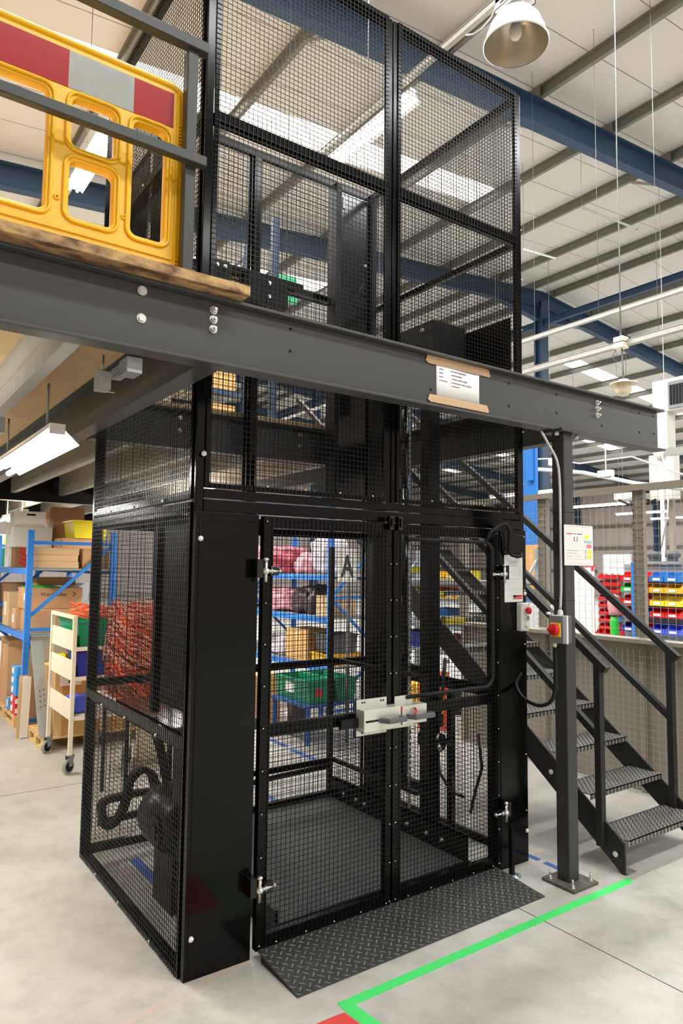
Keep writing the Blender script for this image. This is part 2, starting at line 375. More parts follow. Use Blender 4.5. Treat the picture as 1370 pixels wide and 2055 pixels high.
def ibeam_y(mb, x, y0, y1, z0, z1, w, tf=.012, tw=.01):
    mb.box(x - w / 2, y0, z0, x + w / 2, y1, z0 + tf); mb.box(x - w / 2, y0, z1 - tf, x + w / 2, y1, z1); mb.box(x - tw / 2, y0, z0 + tf, x + tw / 2, y1, z1 - tf)
def ibeam_x(mb, y, x0, x1, z0, z1, w, tf=.012, tw=.01):
    mb.box(x0, y - w / 2, z0, x1, y + w / 2, z0 + tf); mb.box(x0, y - w / 2, z1 - tf, x1, y + w / 2, z1); mb.box(x0, y - tw / 2, z0 + tf, x1, y + tw / 2, z1 - tf)
# rafters and frame columns
FRY = [-8, -2, 4, 10, 16, 22, 28, 34]
def rafter(y, i):
    mb = MB(); w, tf, tw, d = .18, .02, .014, .46
    for xa, xb in ((-9, 15), (15, 41.8)):
        za = roof_z(xa + (1e-3 if xa == 15 else 0)) - .2; zb = roof_z(xb - (1e-3 if xb == 15 else 0)) - .2
        for lo, hi, ww in ((-tf, 0, w), (-d, -d + tf, w), (-d + tf, -tf, tw)):
            mb.prism([(xa, za + lo), (xb, zb + lo), (xb, zb + hi), (xa, za + hi)], 'y', y - ww / 2, y + ww / 2)
        # haunch at the ridge column and at the eaves
        sgn = 1 if xa == 15 else -1
        xr, xe = 15 + sgn * .14, 15 + sgn * 2.0
        zr, ze = roof_z(xr) - .2 - d, roof_z(xe) - .2 - d
        mb.prism([(xr, zr), (xe, ze), (xr, zr - .42)], 'y', y - tw / 2, y + tw / 2)
        mb.prism([(xr, zr - .42), (xe, ze), (xe, ze + .02), (xr, zr - .40)], 'y', y - w / 2, y + w / 2)
    e = roof_z(41.8) - .2 - d
    mb.prism([(41.5, e), (38.5, roof_z(38.5) - .2 - d), (41.5, e - .75)], 'y', y - .09, y + .09)
    return mb.build('roof_rafter', 'blue_steel')
rl = ['dark blue steel rafter crossing above the lift just behind the bay light', 'dark blue steel rafter seen through the upper cage beyond the bright roof light']
for i, y in enumerate(FRY):
    o = rafter(y, i)
    if y == 4: tag(o, rl[0], 'rafter')
    elif y == 10: tag(o, rl[1], 'rafter')
    else: tag(o, 'dark blue steel roof rafter, %s of all counting from the front wall' % ORD[i], 'rafter', 'far roof rafters')
for y in FRY:
    if y < 4: continue
    if y != 4:
        c = MB(); c.box(14.85, y - .14, .02, 15.15, y - .12, 9.6); c.box(14.85, y + .12, .02, 15.15, y + .14, 9.6); c.box(14.99, y - .12, .02, 15.01, y + .12, 9.6)
        c.box(14.8, y - .2, 0, 15.2, y + .2, .02)
        c = c.build('steel_column', 'blue_steel')
        tag(c, 'tall blue steel column under the roof ridge right of the lift' if y == 10 else 'blue steel ridge column, %s in the row going back' % ORD[FRY.index(y) - 2], 'column', None if y == 10 else 'far ridge columns')
    e = MB(); e.box(41.3, y - .1, 0, 41.34, y + .1, roof_z(41.5) - .8); e.box(41.68, y - .1, 0, 41.72, y + .1, roof_z(41.5) - .8); e.box(41.34, y - .01, 0, 41.68, y + .01, roof_z(41.5) - .8)
    tag(e.build('wall_column', 'blue_steel'), 'blue steel column against the far cladding wall, %s in its row' % ORD[FRY.index(y) - 2], 'column', 'blue columns along the far wall')
m = MB(); ibeam_y(m, 15, 4.1, 9.85, 8.86, 9.04, .12); ibeam_y(m, 15, 10.15, 33.9, 8.86, 9.04, .12); tag(m.build('ridge_beam', 'blue_steel'), 'blue steel tie beam running between the tops of the ridge columns', 'beam')
px = [-4.2, -2.3, -.4, 1.55, 3.5, 5.4, 7.4, 9.35, 11.25, 13.15, 14.6, 15.5] + [17.3 + 1.9 * k for k in range(13)]
for i, x in enumerate(px):
    z = roof_z(x); mb = MB(); mb.box(x - .035, -16, z - .2, x + .035, 40, z - .18); mb.box(x - .004, -16, z - .18, x + .004, 40, z - .02); mb.box(x - .05, -16, z - .02, x + .05, 40, z)
    for y in FRY: mb.box(x - .07, y - .12, z - .2, x - .06, y + .12, z - .02)
    o = mb.build('roof_purlin', 'purlin'); tag(o, 'grey roof purlin under the pale lining, %s counting from the left' % ORD[i], 'purlin', 'roof purlins')
# fly braces from the rafter
for k, (x, sg) in enumerate(((3.5, 1), (7.4, 1), (11.25, 1))):
    b = MB(); b.bar((x, 4.03, roof_z(x) - .62), (x, 4.75, roof_z(x) - .21), .05, .05)
    tag(b.build('fly_brace', 'galv_dull'), 'short galvanised brace on the near blue rafter, %s from the left' % ORD[k], 'brace', 'braces on the near rafter')
# small hanging struts and suspension wires
for i, (x, a, b, z) in enumerate(((9.0, (9.0, 4.33, 8.15), (9.0, 3.29, 7.32), 0), (9.0, (9.0, 5.63, 7.87), (9.0, 4.86, 7.39), 0))):
    mb = MB(); mb.bar(a, b, .035, .035); mb.tube(a, (a[0], a[1], roof_z(a[0]) + .01), .004, 6)
    tag(mb.build('hanging_strut', 'purlin'), ('slanted galvanised strut hung below the purlins at right of the roof' if i == 0 else 'slanted galvanised strut hung just right of the upper cage'), 'strut')
for i, (x, y, z1) in enumerate(((7.0, 3.77, 4.5), (7.0, 2.68, 5.3), (7.0, 1.83, 4.5))):
    mb = MB(); mb.tube((x, y, z1), (x, y, roof_z(x) + .01), .0035, 6)
    tag(mb.build('suspension_wire', 'wire_grey'), ('thin wire hanging from the roof just right of the upper cage', 'thin wire hanging from the roof midway between cage and long cable', 'thin wire hanging from the roof right of the long cable')[i], 'wire', 'suspension wires at right')

# ---------------------------------------------------------------- roof services
def trunk(name, x, z, y0, y1, w, h, material, label):
    mb = MB(); mb.box(x - w / 2, y0, z - h / 2, x + w / 2, y1, z + h / 2); mb.box(x - w / 2 - .006, y0, z + h / 2, x + w / 2 + .006, y1, z + h / 2 + .004)
    return tag(mb.build(name, material), label, 'trunking')
trunk('cable_trunking', 2.92, 6.46, -6, 3.6, .05, .05, 'galv_dull', 'galvanised trunking over the upper cage carrying the bay light and tubes')
trunk('cable_trunking', .78, 6.46, 4.3, 6.1, .05, .05, 'galv_dull', 'short trunking above the twin tubes seen through the yellow barrier')
trunk('cable_trunking', 5.78, 4.30, -1, 34, .075, .055, 'galv_dull', 'lower of two pale trunkings running back at right, beside the junction box')
trunk('cable_trunking', 6.95, 5.2, -1, 34, .06, .05, 'galv_dull', 'upper of two pale trunkings running back at right of the cage')
for i, (x, y, z) in enumerate(((6.95, .6, 5.23), (6.95, 4.5, 5.23), (6.95, 9, 5.23), (5.78, 6, 4.33), (5.78, 12, 4.33))):
    mb = MB(); mb.tube((x, y, z), (x, y, roof_z(x) + .01), .0035, 6); tag(mb.build('suspension_wire', 'wire_grey'), 'thin wire holding up the %s white trunking, %s from the front' % ('upper' if i < 3 else 'lower', ORD[i % 3]), 'wire', 'wires on the trunkings')
for i, (x, y) in enumerate(((2.92, -3.0), (2.92, 2.6), (.78, 5.2))):
    mb = MB(); mb.tube((x, y, 6.48), (x, y, roof_z(x) + .01), .005, 6); tag(mb.build('suspension_rod', 'galv_dull'), ('rod holding the trunking in front of the bay light', 'dark rod hanging down to the twin tubes above the upper cage', 'rod holding the trunking seen through the yellow barrier')[i], 'rod')
def tube_fitting(name, loc, length, n, w, label, reflector=True, hang=0., power=TUBE_W, group=None, up=0.):
    t = thing(name, loc, label, 'light', group); x, y, z = loc
    b = MB(); b.box(x - .035, y - length / 2, z, x + .035, y + length / 2, z + .05); b.build('body', 'lamp_white', t)
    if reflector:
        rf = MB(); rf.prism([(x - .035, z + .035), (x - w / 2, z - .035), (x - w / 2, z - .039), (x - .035, z + .031)], 'y', y - length / 2 + .03, y + length / 2 - .03)
        rf.prism([(x + .035, z + .035), (x + w / 2, z - .035), (x + w / 2, z - .039), (x + .035, z + .031)], 'y', y - length / 2 + .03, y + length / 2 - .03)
        rf.build('reflector', 'lamp_white', t)
    for k in range(n):
        xx = x + (k - (n - 1) / 2) * w / (n + .4)
        tb = MB(); tb.tube((xx, y - length / 2 + .03, z - .03), (xx, y + length / 2 - .03, z - .03), .0165, 12); tb.build('fluorescent_tube', 'tube_glow', t)
    if hang:
        for dy in (-.35, .35):
            h = MB(); h.tube((x, y + length * dy, z + .05), (x, y + length * dy, z + .05 + hang), .006, 8); h.build('hanger', 'galv_dull', t)
    if up: area('tube_light', (x, y, z + .055), w, length - .1, up, (1, .97, .93), (math.pi, 0, 0))
    area('tube_light', (x, y, z - .075), w, length - .1, power, (1, .98, .95), (0, 0, 0))
    return t
tube_fitting('twin_tube_light', (3.02, 2.72, 6.38), 1.45, 2, .24, 'glowing twin tube light hung above the upper cage', power=TUBE_W * 1.5, hang=.03)
tube_fitting('twin_tube_light', (.78, 5.1, 6.38), 1.4, 2, .22, 'glowing twin tube light seen through the yellow barrier', hang=.03)
tube_fitting('twin_tube_light', (-.47, 1.28, 2.36), 1.5, 2, .22, 'glowing twin tube light under the mezzanine left of the cage', power=28, hang=.24)
for i, (x, y, z) in enumerate(((-.9, 4.4, 2.40), (.6, 7.5, 2.40), (1.9, 4.6, 2.40), (-2.2, 6.8, 2.40), (-1.45, 1.3, 2.40))):  # last fitting is added out of view to brighten the chipboard underside
    tube_fitting('twin_tube_light', (x, y, z), 1.5, 2, .22, 'tube light under the back part of the mezzanine, ' + ('above the left aisle', 'over the blue rack', 'behind the lift', 'at the far left', 'added unseen beyond the left edge')[i], power=(60, 80, 80, 60, 12)[i], hang=.41, reflector=False, up=(20, 20, 20, 20, 30)[i], group='tube lights under the back mezzanine')

# high bay light
HB = (2.96, .67, 6.0)
t = thing('high_bay_light', HB, 'big white bell shaped bay light hanging above the cage', 'light')
b = MB(); b.lathe([(.255, -.005), (.262, 0), (.262, .012), (.25, .016), (.235, .09), (.20, .18), (.15, .25), (.09, .29), (.05, .30)], HB, 48); b.build('shade', 'lamp_white', t)
b = MB(); b.lathe([(.25, -.002), (.24, .03), (.228, .09), (.195, .17), (.145, .235), (.085, .275), (.02, .28)], HB, 48); b.build('reflector', 'lamp_inside', t, label='silvery inside of the bell shade')
b = MB(); b.lathe([(.0, .045), (.03, .055), (.05, .09), (.052, .14), (.035, .19), (.02, .24), (.02, .28)], HB, 24); b.build('bulb', 'bulb', t)
b = MB(); b.prism([(HB[1] - .10, HB[2] + .30), (HB[1] + .10, HB[2] + .30), (HB[1] + .10, HB[2] + .31), (HB[1] - .10, HB[2] + .31)], 'x', HB[0] - .13, HB[0] + .13)
b.box(HB[0] - .13, HB[1] - .10, HB[2] + .28, HB[0] - .12, HB[1] + .10, HB[2] + .56); b.box(HB[0] + .12, HB[1] - .10, HB[2] + .36, HB[0] + .13, HB[1] + .10, HB[2] + .56); b.box(HB[0] - .13, HB[1] - .10, HB[2] + .36, HB[0] + .13, HB[1] + .10, HB[2] + .42)
b.build('gear_box', 'lamp_white', t)
b = MB()
for k in range(5): b.box(HB[0] - .132, HB[1] - .07 + k * .0, HB[2] + .33 + k * .035, HB[0] - .130, HB[1] + .05, HB[2] + .342 + k * .035)
b.build('vent_slots', 'black_matt', t)
b = MB(); b.tube((HB[0], HB[1], HB[2] + .42), (HB[0], HB[1], 6.44), .01, 8); b.build('hanger', 'galv_dull', t)
b = MB(); b.path([(2.85, .74, 6.44), (2.85, .78, 6.36), (2.85, .83, 6.30), (2.85, .93, 6.27), (2.85, 1.03, 6.28), (2.85, 1.12, 6.33)], .006, 8)
tag(b.build('loose_cable', 'white_pvc'), 'loose white cable dangling beside the bell shaped bay light', 'cable')

# pendant with junction box at right
JB = (5.72, 1.54, 4.3)
b = MB(); b.path([(JB[0], JB[1], 4.37), (JB[0] + .01, JB[1], 5.4), (JB[0], JB[1] + .005, 6.6), (JB[0] + .01, JB[1], 8.2), (JB[0], JB[1], roof_z(JB[0]) + .01)], .0055, 8)
b.path([(JB[0] + .03, JB[1] + .03, 4.37), (JB[0] + .03, JB[1] + .02, 6.0), (JB[0] + .02, JB[1], roof_z(JB[0]) + .01)], .003, 6)
tag(b.build('hanging_cable', 'wire_grey'), 'long pale cable dropping from the roof to the cream junction box', 'cable')
t = thing('junction_box', JB, 'cream square junction box on white trunking at right', 'box')
b = MB(); b.box(JB[0] - .06, JB[1] - .06, 4.235, JB[0] + .06, JB[1] + .06, 4.365); b.build('box', 'cream', t, bevel=.006)
b = MB(); b.box(JB[0] - .065, JB[1] - .065, 4.30, JB[0] + .065, JB[1] + .065, 4.305); b.build('lid_seam', 'black_matt', t)
t = thing('globe_light', (5.72, 1.52, 3.76), 'cream glass globe light under wide flat shade hanging below junction box', 'light')
b = MB(); b.lathe([(.0, -.115), (.05, -.105), (.085, -.06), (.092, -.01), (.085, .02), (.06, .05)], (5.72, 1.52, 3.80), 28); b.build('globe', 'glass_globe', t)
b = MB(); b.lathe([(.155, .02), (.15, .03), (.08, .05), (.05, .075), (.0, .08)], (5.72, 1.52, 3.80), 36); b.build('shade', 'cream', t)
b = MB(); b.path([(5.72, 1.52, 3.87), (5.715, 1.52, 4.0), (5.72, 1.53, 4.235)], .009, 8); b.path([(5.74, 1.50, 3.87), (5.75, 1.5, 4.235)], .003, 6); b.path([(5.70, 1.6, 4.235), (5.70, 1.63, 4.18), (5.70, 1.62, 4.12), (5.70, 1.58, 4.1)], .006, 6); b.build('flex', 'grey_plastic', t)
# overhead white pipes and boxes beyond the stairs
b = MB(); b.path([(9, 5.56, 3.62), (9, 4.39, 3.42), (9.0, 3.4, 3.14), (9, 2.2, 2.9)], .035, 10); tag(b.build('white_pipe', 'white_pvc'), 'white pipe sloping down beyond the column over the grey partition', 'pipe')
b = MB(); b.path([(9.2, 6.4, 3.9), (9.2, 5.2, 3.78), (9.2, 4.6, 3.62), (9.2, 3.6, 3.62), (9.2, 2.9, 3.3), (9.2, 2.2, 3.0)], .014, 8); tag(b.build('white_cable', 'white_pvc'), 'thin white cable sagging above the white pipe', 'cable')
for (y, z) in ((4.95, 3.66), (3.95, 3.34), (5.6, 3.72)):
    b = MB(); b.box(8.94, y - .12, z - .04, 9.06, y + .12, z + .07); b.tube((9, y, z + .07), (9, y, z + .6), .012, 6); tag(b.build('pipe_bracket', 'white_plastic'), 'small white bracket box on the white pipe, at depth %s' % ('middle', 'near', 'far')[[4.95, 3.95, 5.6].index(y)], 'bracket', 'white pipe bracket boxes')
b = MB(); b.box(10.1, 3.42, 0, 10.18, 3.5, 3.85); b.box(10.1, 3.3, 3.0, 10.14, 4.5, 3.1); tag(b.build('service_post', 'fence_grey'), 'grey post holding the tall white wall box', 'post')
b = MB(); b.box(9.9, 3.28, 2.95, 10.1, 3.72, 3.72); tag(b.build('control_cabinet', 'white_dull', bevel=.01), 'tall white wall box under right end of the black beam', 'cabinet')
b = MB(); b.box(9.9, 3.95, 3.0, 10.1, 4.4, 3.14); tag(b.build('small_box', 'white_plastic', bevel=.01), 'small white box left of the tall white wall box', 'box')
b = MB(); b.path([(9.9, 4.3, 3.0), (9.89, 4.1, 2.90), (9.89, 3.75, 2.9), (9.9, 3.6, 2.96)], .02, 8); tag(b.build('black_cable', 'black_matt'), 'black cable drooping below the small white box', 'cable')
t = thing('air_duct', (12.2, 4.6, 3.3), 'white vertical duct box with dark louvre grille at far right', 'duct')
b = MB(); b.box(12, 4.55, 3.3, 12.3, 4.85, 4.949); b.box(12.12, 4.66, 5.6, 12.13, 4.67, roof_z(12.12) - .005); b.box(12, 4.1, 4.95, 12.4, 4.85, 5.6); b.build('casing', 'white_dull', t)
b = MB(); b.box(11.97, 4.12, 4.98, 12, 4.5, 5.52); b.build('grille', 'grey_box', t)
b = MB()
for k in range(5): b.box(11.955, 4.16 + .064 * k, 5.05, 11.97, 4.205 + .064 * k, 5.45)
b.build('louvres', 'black_matt', t)
for i in range(4):
    t = tube_fitting('strip_light', (13 + 6 * i, 9 + 2 * i, 3.7 + .2 * i), 2.4, 1, .1, 'white strip light beyond the grey partition, %s going back' % ORD[i], reflector=False, power=10, hang=roof_z(13 + 6 * i) - 3.74 - .2 * i, group='far strip lights')

# ================================================================ mezzanine steel
ZB, ZT = 2.5655, 2.8504
t = thing('front_beam', (0, -.3, ZB), 'long dark grey steel beam crossing in front of the cage', 'beam')
b = MB(); b.box(-4.5, -.296, ZB + .014, 3.24, -.286, ZT - .014)
b.box(-4.5, -.335, ZB, 3.27, -.245, ZB + .014); b.box(-4.5, -.335, ZT - .014, 3.27, -.245, ZT); b.build('section', 'beam_paint', t, bevel=.003)
b = MB()
for x, z in ((.30, 2.80), (.30, 2.70), (1.14, 2.66), (1.73, 2.79), (1.73, 2.66), (2.15, 2.79), (2.15, 2.68), (2.60, 2.80), (2.60, 2.66), (3.02, 2.80), (3.02, 2.67), (3.19, 2.80), (3.19, 2.68), (-.9, 2.8), (-.9, 2.7)):
    b.tube((x, -.2965, z), (x, -.2975, z), .0075, 12)
b.build('bolt_hole', 'black_matt', t)
for (x, z) in ((-.37, 2.81), (-.37, 2.70)):
    b = MB(); rod_bolt(b, (x, -.296, z), '-y', .014, .008); b.build('bolt', 'bolt_white', t)
for (x, z) in ((-.07, 2.80), (-.07, 2.76), (-.07, 2.72), (2.55, 2.80), (2.55, 2.76), (2.55, 2.72)):
    b = MB(); rod_bolt(b, (x, -.296, z), '-y', .013, .012, .016); b.build('bolt', 'bolt', t)
def ybeam(x, y0, y1, label, w=.10):
    b = MB(); ibeam_y(b, x, y0, y1, ZB, ZT, w); return tag(b.build('steel_beam', 'beam_paint'), label, 'beam')
ybeam(-.07, -.24, 9.9, 'dark grey steel beam running back beside left of the cage')
ybeam(2.45, -.24, 9.9, 'dark grey steel beam running back between cage and stairs')
b = MB(); ibeam_x(b, 1.74, .0, 2.39, ZB, ZT, .10)
for x in (.35, .35, 1.35, 1.35, 1.9): pass
tag(b.build('steel_beam', 'beam_paint'), 'dark grey steel beam across the back of the lift shaft', 'beam')
b = MB()
for i, (x, z) in enumerate(((.62, 2.79), (.62, 2.70), (1.62, 2.79), (1.62, 2.70), (2.1, 2.74))): rod_bolt(b, (x, 1.735, z), '-y', .013, .012)
tag(b.build('beam_bolts', 'bolt'), 'pairs of bright bolts on the beam behind the lift shaft', 'bolts')
for i, y in enumerate((6.3, 9.9)):
    b = MB(); ibeam_x(b, y, -9, 2.39, ZB - .05, ZT, .12); tag(b.build('cross_beam', 'black_paint'), ('nearer' if i == 0 else 'further') + ' black beam crossing under the back of the mezzanine', 'beam')
# galvanised joists
def joist(x, y0, y1):
    b = MB(); b.prism([(x - .03, ZT - .25), (x + .03, ZT - .25), (x + .03, ZT - .235), (x - .024, ZT - .235), (x - .024, ZT - .016), (x + .03, ZT - .016), (x + .03, ZT - .001), (x - .03, ZT - .001)], 'y', y0, y1)
    b.box(x + .024, y0, ZT - .235, x + .03, y1, ZT - .22); b.box(x + .024, y0, ZT - .03, x + .03, y1, ZT - .016)
    b.box(x - .034, y0, ZT - .15, x - .03, y1, ZT - .11)
    return b.build('floor_joist', 'galv_dull')
for i, x in enumerate((-.58, -1.15, -1.75, -2.35, -2.95)):
    tag(joist(x, -.24, 6.22), 'galvanised mezzanine joist left of the cage, %s counting from the cage' % ORD[i], 'joist', 'galvanised joists left of the cage')
for i, x in enumerate((.35, .9, 1.45, 2.0)): tag(joist(x, 1.8, 6.22), 'galvanised mezzanine joist behind the lift, %s from the left' % ORD[i], 'joist', 'galvanised joists behind the lift')
for i, x in enumerate((-2.35, -1.15, -.58, .35, .9, 1.45, 2.0)): tag(joist(x, 6.38, 9.83), 'galvanised joist under the far end of the mezzanine, %s from the left' % ORD[i], 'joist', 'joists at the far end')
b = MB(); b.box(-9, -.33, ZT, -.02, 12, ZT + .038); b.box(-.02, 1.72, ZT, 2.5, 12, ZT + .038)
o = b.build('mezzanine_floor', 'chip_under'); tag(o, 'pale chipboard mezzanine floor lying on the steel beams', 'floor deck')
b = MB(); b.box(-9, -.41, ZT + .001, .04, -.331, ZT + .042); b.box(-.019, -.331, ZT + .001, .04, -.03, ZT + .042)
o = b.build('deck_edge_board', 'chip_edge', bevel=.003); tag(o, 'rough cut chipboard edge lying on the front beam below the barrier', 'board')
for i, (x, y) in enumerate(((-3.0, 6.3), (2.2, 6.3))):
    b = MB(); b.box(x - .045, y - .045, .012, x + .045, y + .045, ZB - .05); b.box(x - .12, y - .12, 0, x + .12, y + .12, .012)
    tag(b.build('mezzanine_post', 'black_paint'), ('black steel post under the mezzanine far left' if i == 0 else 'black steel post under the mezzanine behind the lift'), 'post')
# gripple box with strut channel under the deck
t = thing('strut_channel', (-.36, .1, 2.52), 'shiny slotted strut channel with end box under the mezzanine', 'channel')
b = MB(); b.box(-.39, -.2, 2.52, -.35, .0, 2.56); b.box(-.40, -.24, 2.5, -.34, -.14, 2.56); b.build('channel', 'galv', t)
b = MB(); b.rbox((-.44, -.06, 2.49), (.05, .07, .075)); b.box(-.48, -.10, 2.44, -.40, -.09, 2.445); b.build('end_box', 'galv_dull', t, bevel=.004)
b = MB(); b.tube((-.44, -.06, 2.527), (-.44, -.06, 2.6), .004, 6); b.build('hanger', 'galv', t)
b = MB(); b.box(-1.0, 1.0, 2.42, -.62, 1.08, 2.5); tag(b.build('cable_tray', 'galv'), 'short galvanised tray at left edge below the mezzanine joists', 'tray')

# column with base plate
t = thing('mezzanine_column', (2.16, -.325, 0), 'dark grey box column carrying the front beam at right', 'column')
b = MB(); b.box(2.118, -.367, .016, 2.204, -.281, ZB - .016); b.build('shaft', 'column_paint', t, bevel=.006)
b = MB(); b.box(2.055, -.44, 0, 2.275, -.225, .016); b.build('base_plate', 'base_plate', t, bevel=.002)
b = MB(); b.box(2.06, -.40, ZB - .016, 2.30, -.25, ZB); b.build('cap_plate', 'column_paint', t)
for x, y in ((2.085, -.26), (2.245, -.26), (2.085, -.41), (2.245, -.41)):
    b = MB(); b.tube((x, y, .016), (x, y, .020), .016, 14); b.tube((x, y, .020), (x, y, .032), .011, 6); b.tube((x, y, .032), (x, y, .06), .006, 8); b.build('anchor_bolt', 'bolt', t)
for x in (2.085, 2.27):
    b = MB(); b.tube((x, -.345, ZB - .016), (x, -.345, ZB - .034), .013, 6); b.build('cap_bolt', 'bolt_white', t)

# deck edge handrail
t = thing('handrail', (-.1, -.1, 2.89), 'dark grey tubular handrail on the edge of the mezzanine', 'railing')
b = MB(); b.box(-4.4, -.125, 4.04, -.045, -.075, 4.09); b.build('top_rail', 'rail_paint', t, bevel=.004)
b = MB(); b.box(-4.4, -.145, 3.50, -.05, -.105, 3.545); b.build('mid_rail', 'rail_paint', t, bevel=.004)
for x in (-.11, -1.9, -3.7):
    b = MB(); b.box(x - .025, -.105, 2.895, x + .025, -.055, 4.04); b.build('post', 'rail_paint', t, bevel=.004)

# yellow chapter 8 barrier
def barrier():
    t = thing('safety_barrier', (-.85, .0, 2.91), 'yellow plastic safety barrier with red and white reflective strip', 'barrier')
    X0, X1, Z0, Z1, Y = -1.62, -.105, 2.90, 3.90, .0
    bm_cut = []
    # openings (x0,x1,z0,z1)
    ops = [(-1.50, -1.30, 3.13, 3.66), (-1.20, -.92, 3.13, 3.38), (-1.20, -.92, 3.43, 3.66), (-.855, -.64, 3.13, 3.66), (-.575, -.39, 3.13, 3.36), (-.575, -.39, 3.42, 3.66), (-.325, -.17, 3.13, 3.66)]
    ops = [(-1.52, -1.30, 3.15, 3.67), (-1.22, -.98, 3.15, 3.67), (-.90, -.68, 3.15, 3.67), (-.60, -.41, 3.15, 3.40), (-.60, -.41, 3.45, 3.67), (-.345, -.185, 3.15, 3.67)]
    cols = sorted({X0, X1} | {v for o in ops for v in o[:2]})
    me = bmesh.new()
    def rounded(x0, x1, z0, z1, r, n=5):
        pts = []
        for cx, cz, a0 in ((x1 - r, z1 - r, 0), (x0 + r, z1 - r, 90), (x0 + r, z0 + r, 180), (x1 - r, z0 + r, 270)):
            for k in range(n + 1):
                a = math.radians(a0 + 90 * k / n); pts.append((cx + r * math.cos(a), cz + r * math.sin(a)))
        return pts
    cu = bpy.data.curves.new('b', 'CURVE'); cu.dimensions = '2D'; cu.fill_mode = 'BOTH'; cu.extrude = .02; cu.bevel_depth = .006; cu.bevel_resolution = 1
    def spl(pts):
        s = cu.splines.new('POLY'); s.points.add(len(pts) - 1); s.use_cyclic_u = True
        for p_, q in zip(s.points, pts): p_.co = (q[0], q[1], 0, 1)
    spl(rounded(X0, X1, Z0, Z1, .07)); [spl(rounded(*o, .035)) for o in ops]
    to = bpy.data.objects.new('b', cu); COL.objects.link(to); dg = bpy.context.evaluated_depsgraph_get()
    msh = bpy.data.meshes.new_from_object(to.evaluated_get(dg)); bpy.data.objects.remove(to); bpy.data.curves.remove(cu)
    msh.transform(Matrix(((1, 0, 0, 0), (0, 0, -1, Y), (0, 1, 0, 0), (0, 0, 0, 1)))); msh.materials.clear(); msh.materials.append(M['yellow_plastic'])
    fr = bpy.data.objects.new('frame', msh); COL.objects.link(fr); attach(fr, t)
    # raised lips around the openings and edges
    b = MB()
    for o in ops:
        pts = [(x, Y - .03, z) for x, z in rounded(o[0] - .014, o[1] + .014, o[2] - .014, o[3] + .014, .045)]; b.path(pts + pts[:2], .0075, 8, caps=False)
    pts = [(x, Y - .026, z) for x, z in rounded(X0 + .01, X1 - .01, Z0 + .01, Z1 - .01, .07)]; b.path(pts + pts[:2], .013, 8, caps=False)
    b.box(X0 + .05, Y - .034, 3.088, X1 - .05, Y - .024, 3.10)
    b.box(-.150, Y - .034, 2.95, -.142, Y - .024, 3.86)
    b.build('rib', 'yellow_plastic', t)
    b = MB()
    for k in range(9): b.box(-.142, Y - .038, 2.96 + .016 * k, -.122, Y - .024, 2.966 + .016 * k); b.box(-.142, Y - .038, 3.58 + .016 * k, -.122, Y - .024, 3.586 + .016 * k)
    b.build('grip_ribs', 'yellow_plastic', t)
    b = MB()
    for x in (-.64, -.37):
        for z in (3.22, 3.60): b.lathe([(.014, 0), (.012, -.006), (.006, -.008), (.004, -.004)], (x, Y - .026, z), 14, 'y')
    b.build('boss', 'yellow_plastic', t)
    for k, (a, c, mt, lb) in enumerate(((-.345, -.165, 'red_sheet', 'red reflective panel'), (-.615, -.345, 'grey_sheet', 'silvery reflective panel'), (-.885, -.615, 'red_sheet', 'red reflective panel'), (-1.155, -.885, 'grey_sheet', 'silvery reflective panel'), (-1.425, -1.155, 'red_sheet', 'red reflective panel'))):
        b = MB(); b.box(a, Y - .0285, 3.695, c, Y - .0265, 3.855); b.build('reflective_panel', mt, t, label=lb)
barrier()
# ================================================================ goods lift enclosure
W, D, ZTOP = 2.2, 1.58, 4.86
L = thing('lift_enclosure', (0, 0, 0), 'tall black mesh goods lift cage with closed double doors', 'lift cage')
def part(name, material, fn, parent=L, bevel=0., label=None):
    b = MB(); fn(b); return b.build(name, material, parent, bevel, label)
S = .04
for x, y in ((0, 0), (W - S, 0), (0, D - S), (W - S, D - S)):
    part('corner_post', 'black_gloss', lambda b: b.box(x, y, 0, x + S, y + S, ZTOP), bevel=.003)
part('mid_post', 'black_gloss', lambda b: (b.box(1.09, .0, 2.09, 1.118, .04, ZTOP), b.box(1.126, .0, 2.09, 1.154, .04, ZTOP)), bevel=.002)
part('mid_post', 'black_gloss', lambda b: (b.box(1.07, D - S, .04, 1.13, D, ZTOP)), bevel=.002)
part('header_rail', 'black_gloss', lambda b: (b.box(S, -.004, 1.993, W - S, .04, 2.05), b.box(S, .0, 2.054, W - S, .04, 2.095)), bevel=.003)
for z0, z1 in ((3.83, 3.87), (ZTOP - .04, ZTOP)):
    part('front_rail', 'black_gloss', lambda b: (b.box(S, .006, z0, 1.09, .04, z1), b.box(1.154, .006, z0, W - S, .04, z1)))
for xs in (0, W - S):
    for z0, z1 in ((0, .04), (.93, .975), (1.99, 2.035), (2.045, 2.09), (3.83, 3.87), (ZTOP - .04, ZTOP)):
        part('side_rail', 'black_gloss', lambda b: b.box(xs + .003, S, z0, xs + S - .003, D - S, z1))
for z0, z1 in ((0, .05), (1.0, 1.045), (1.97, 2.09), (3.83, 3.88), (ZTOP - .06, ZTOP)):
    part('back_rail', 'black_gloss', lambda b: (b.box(S, D - .037, z0, 1.07, D - .003, z1), b.box(1.13, D - .037, z0, W - S, D - .003, z1)))
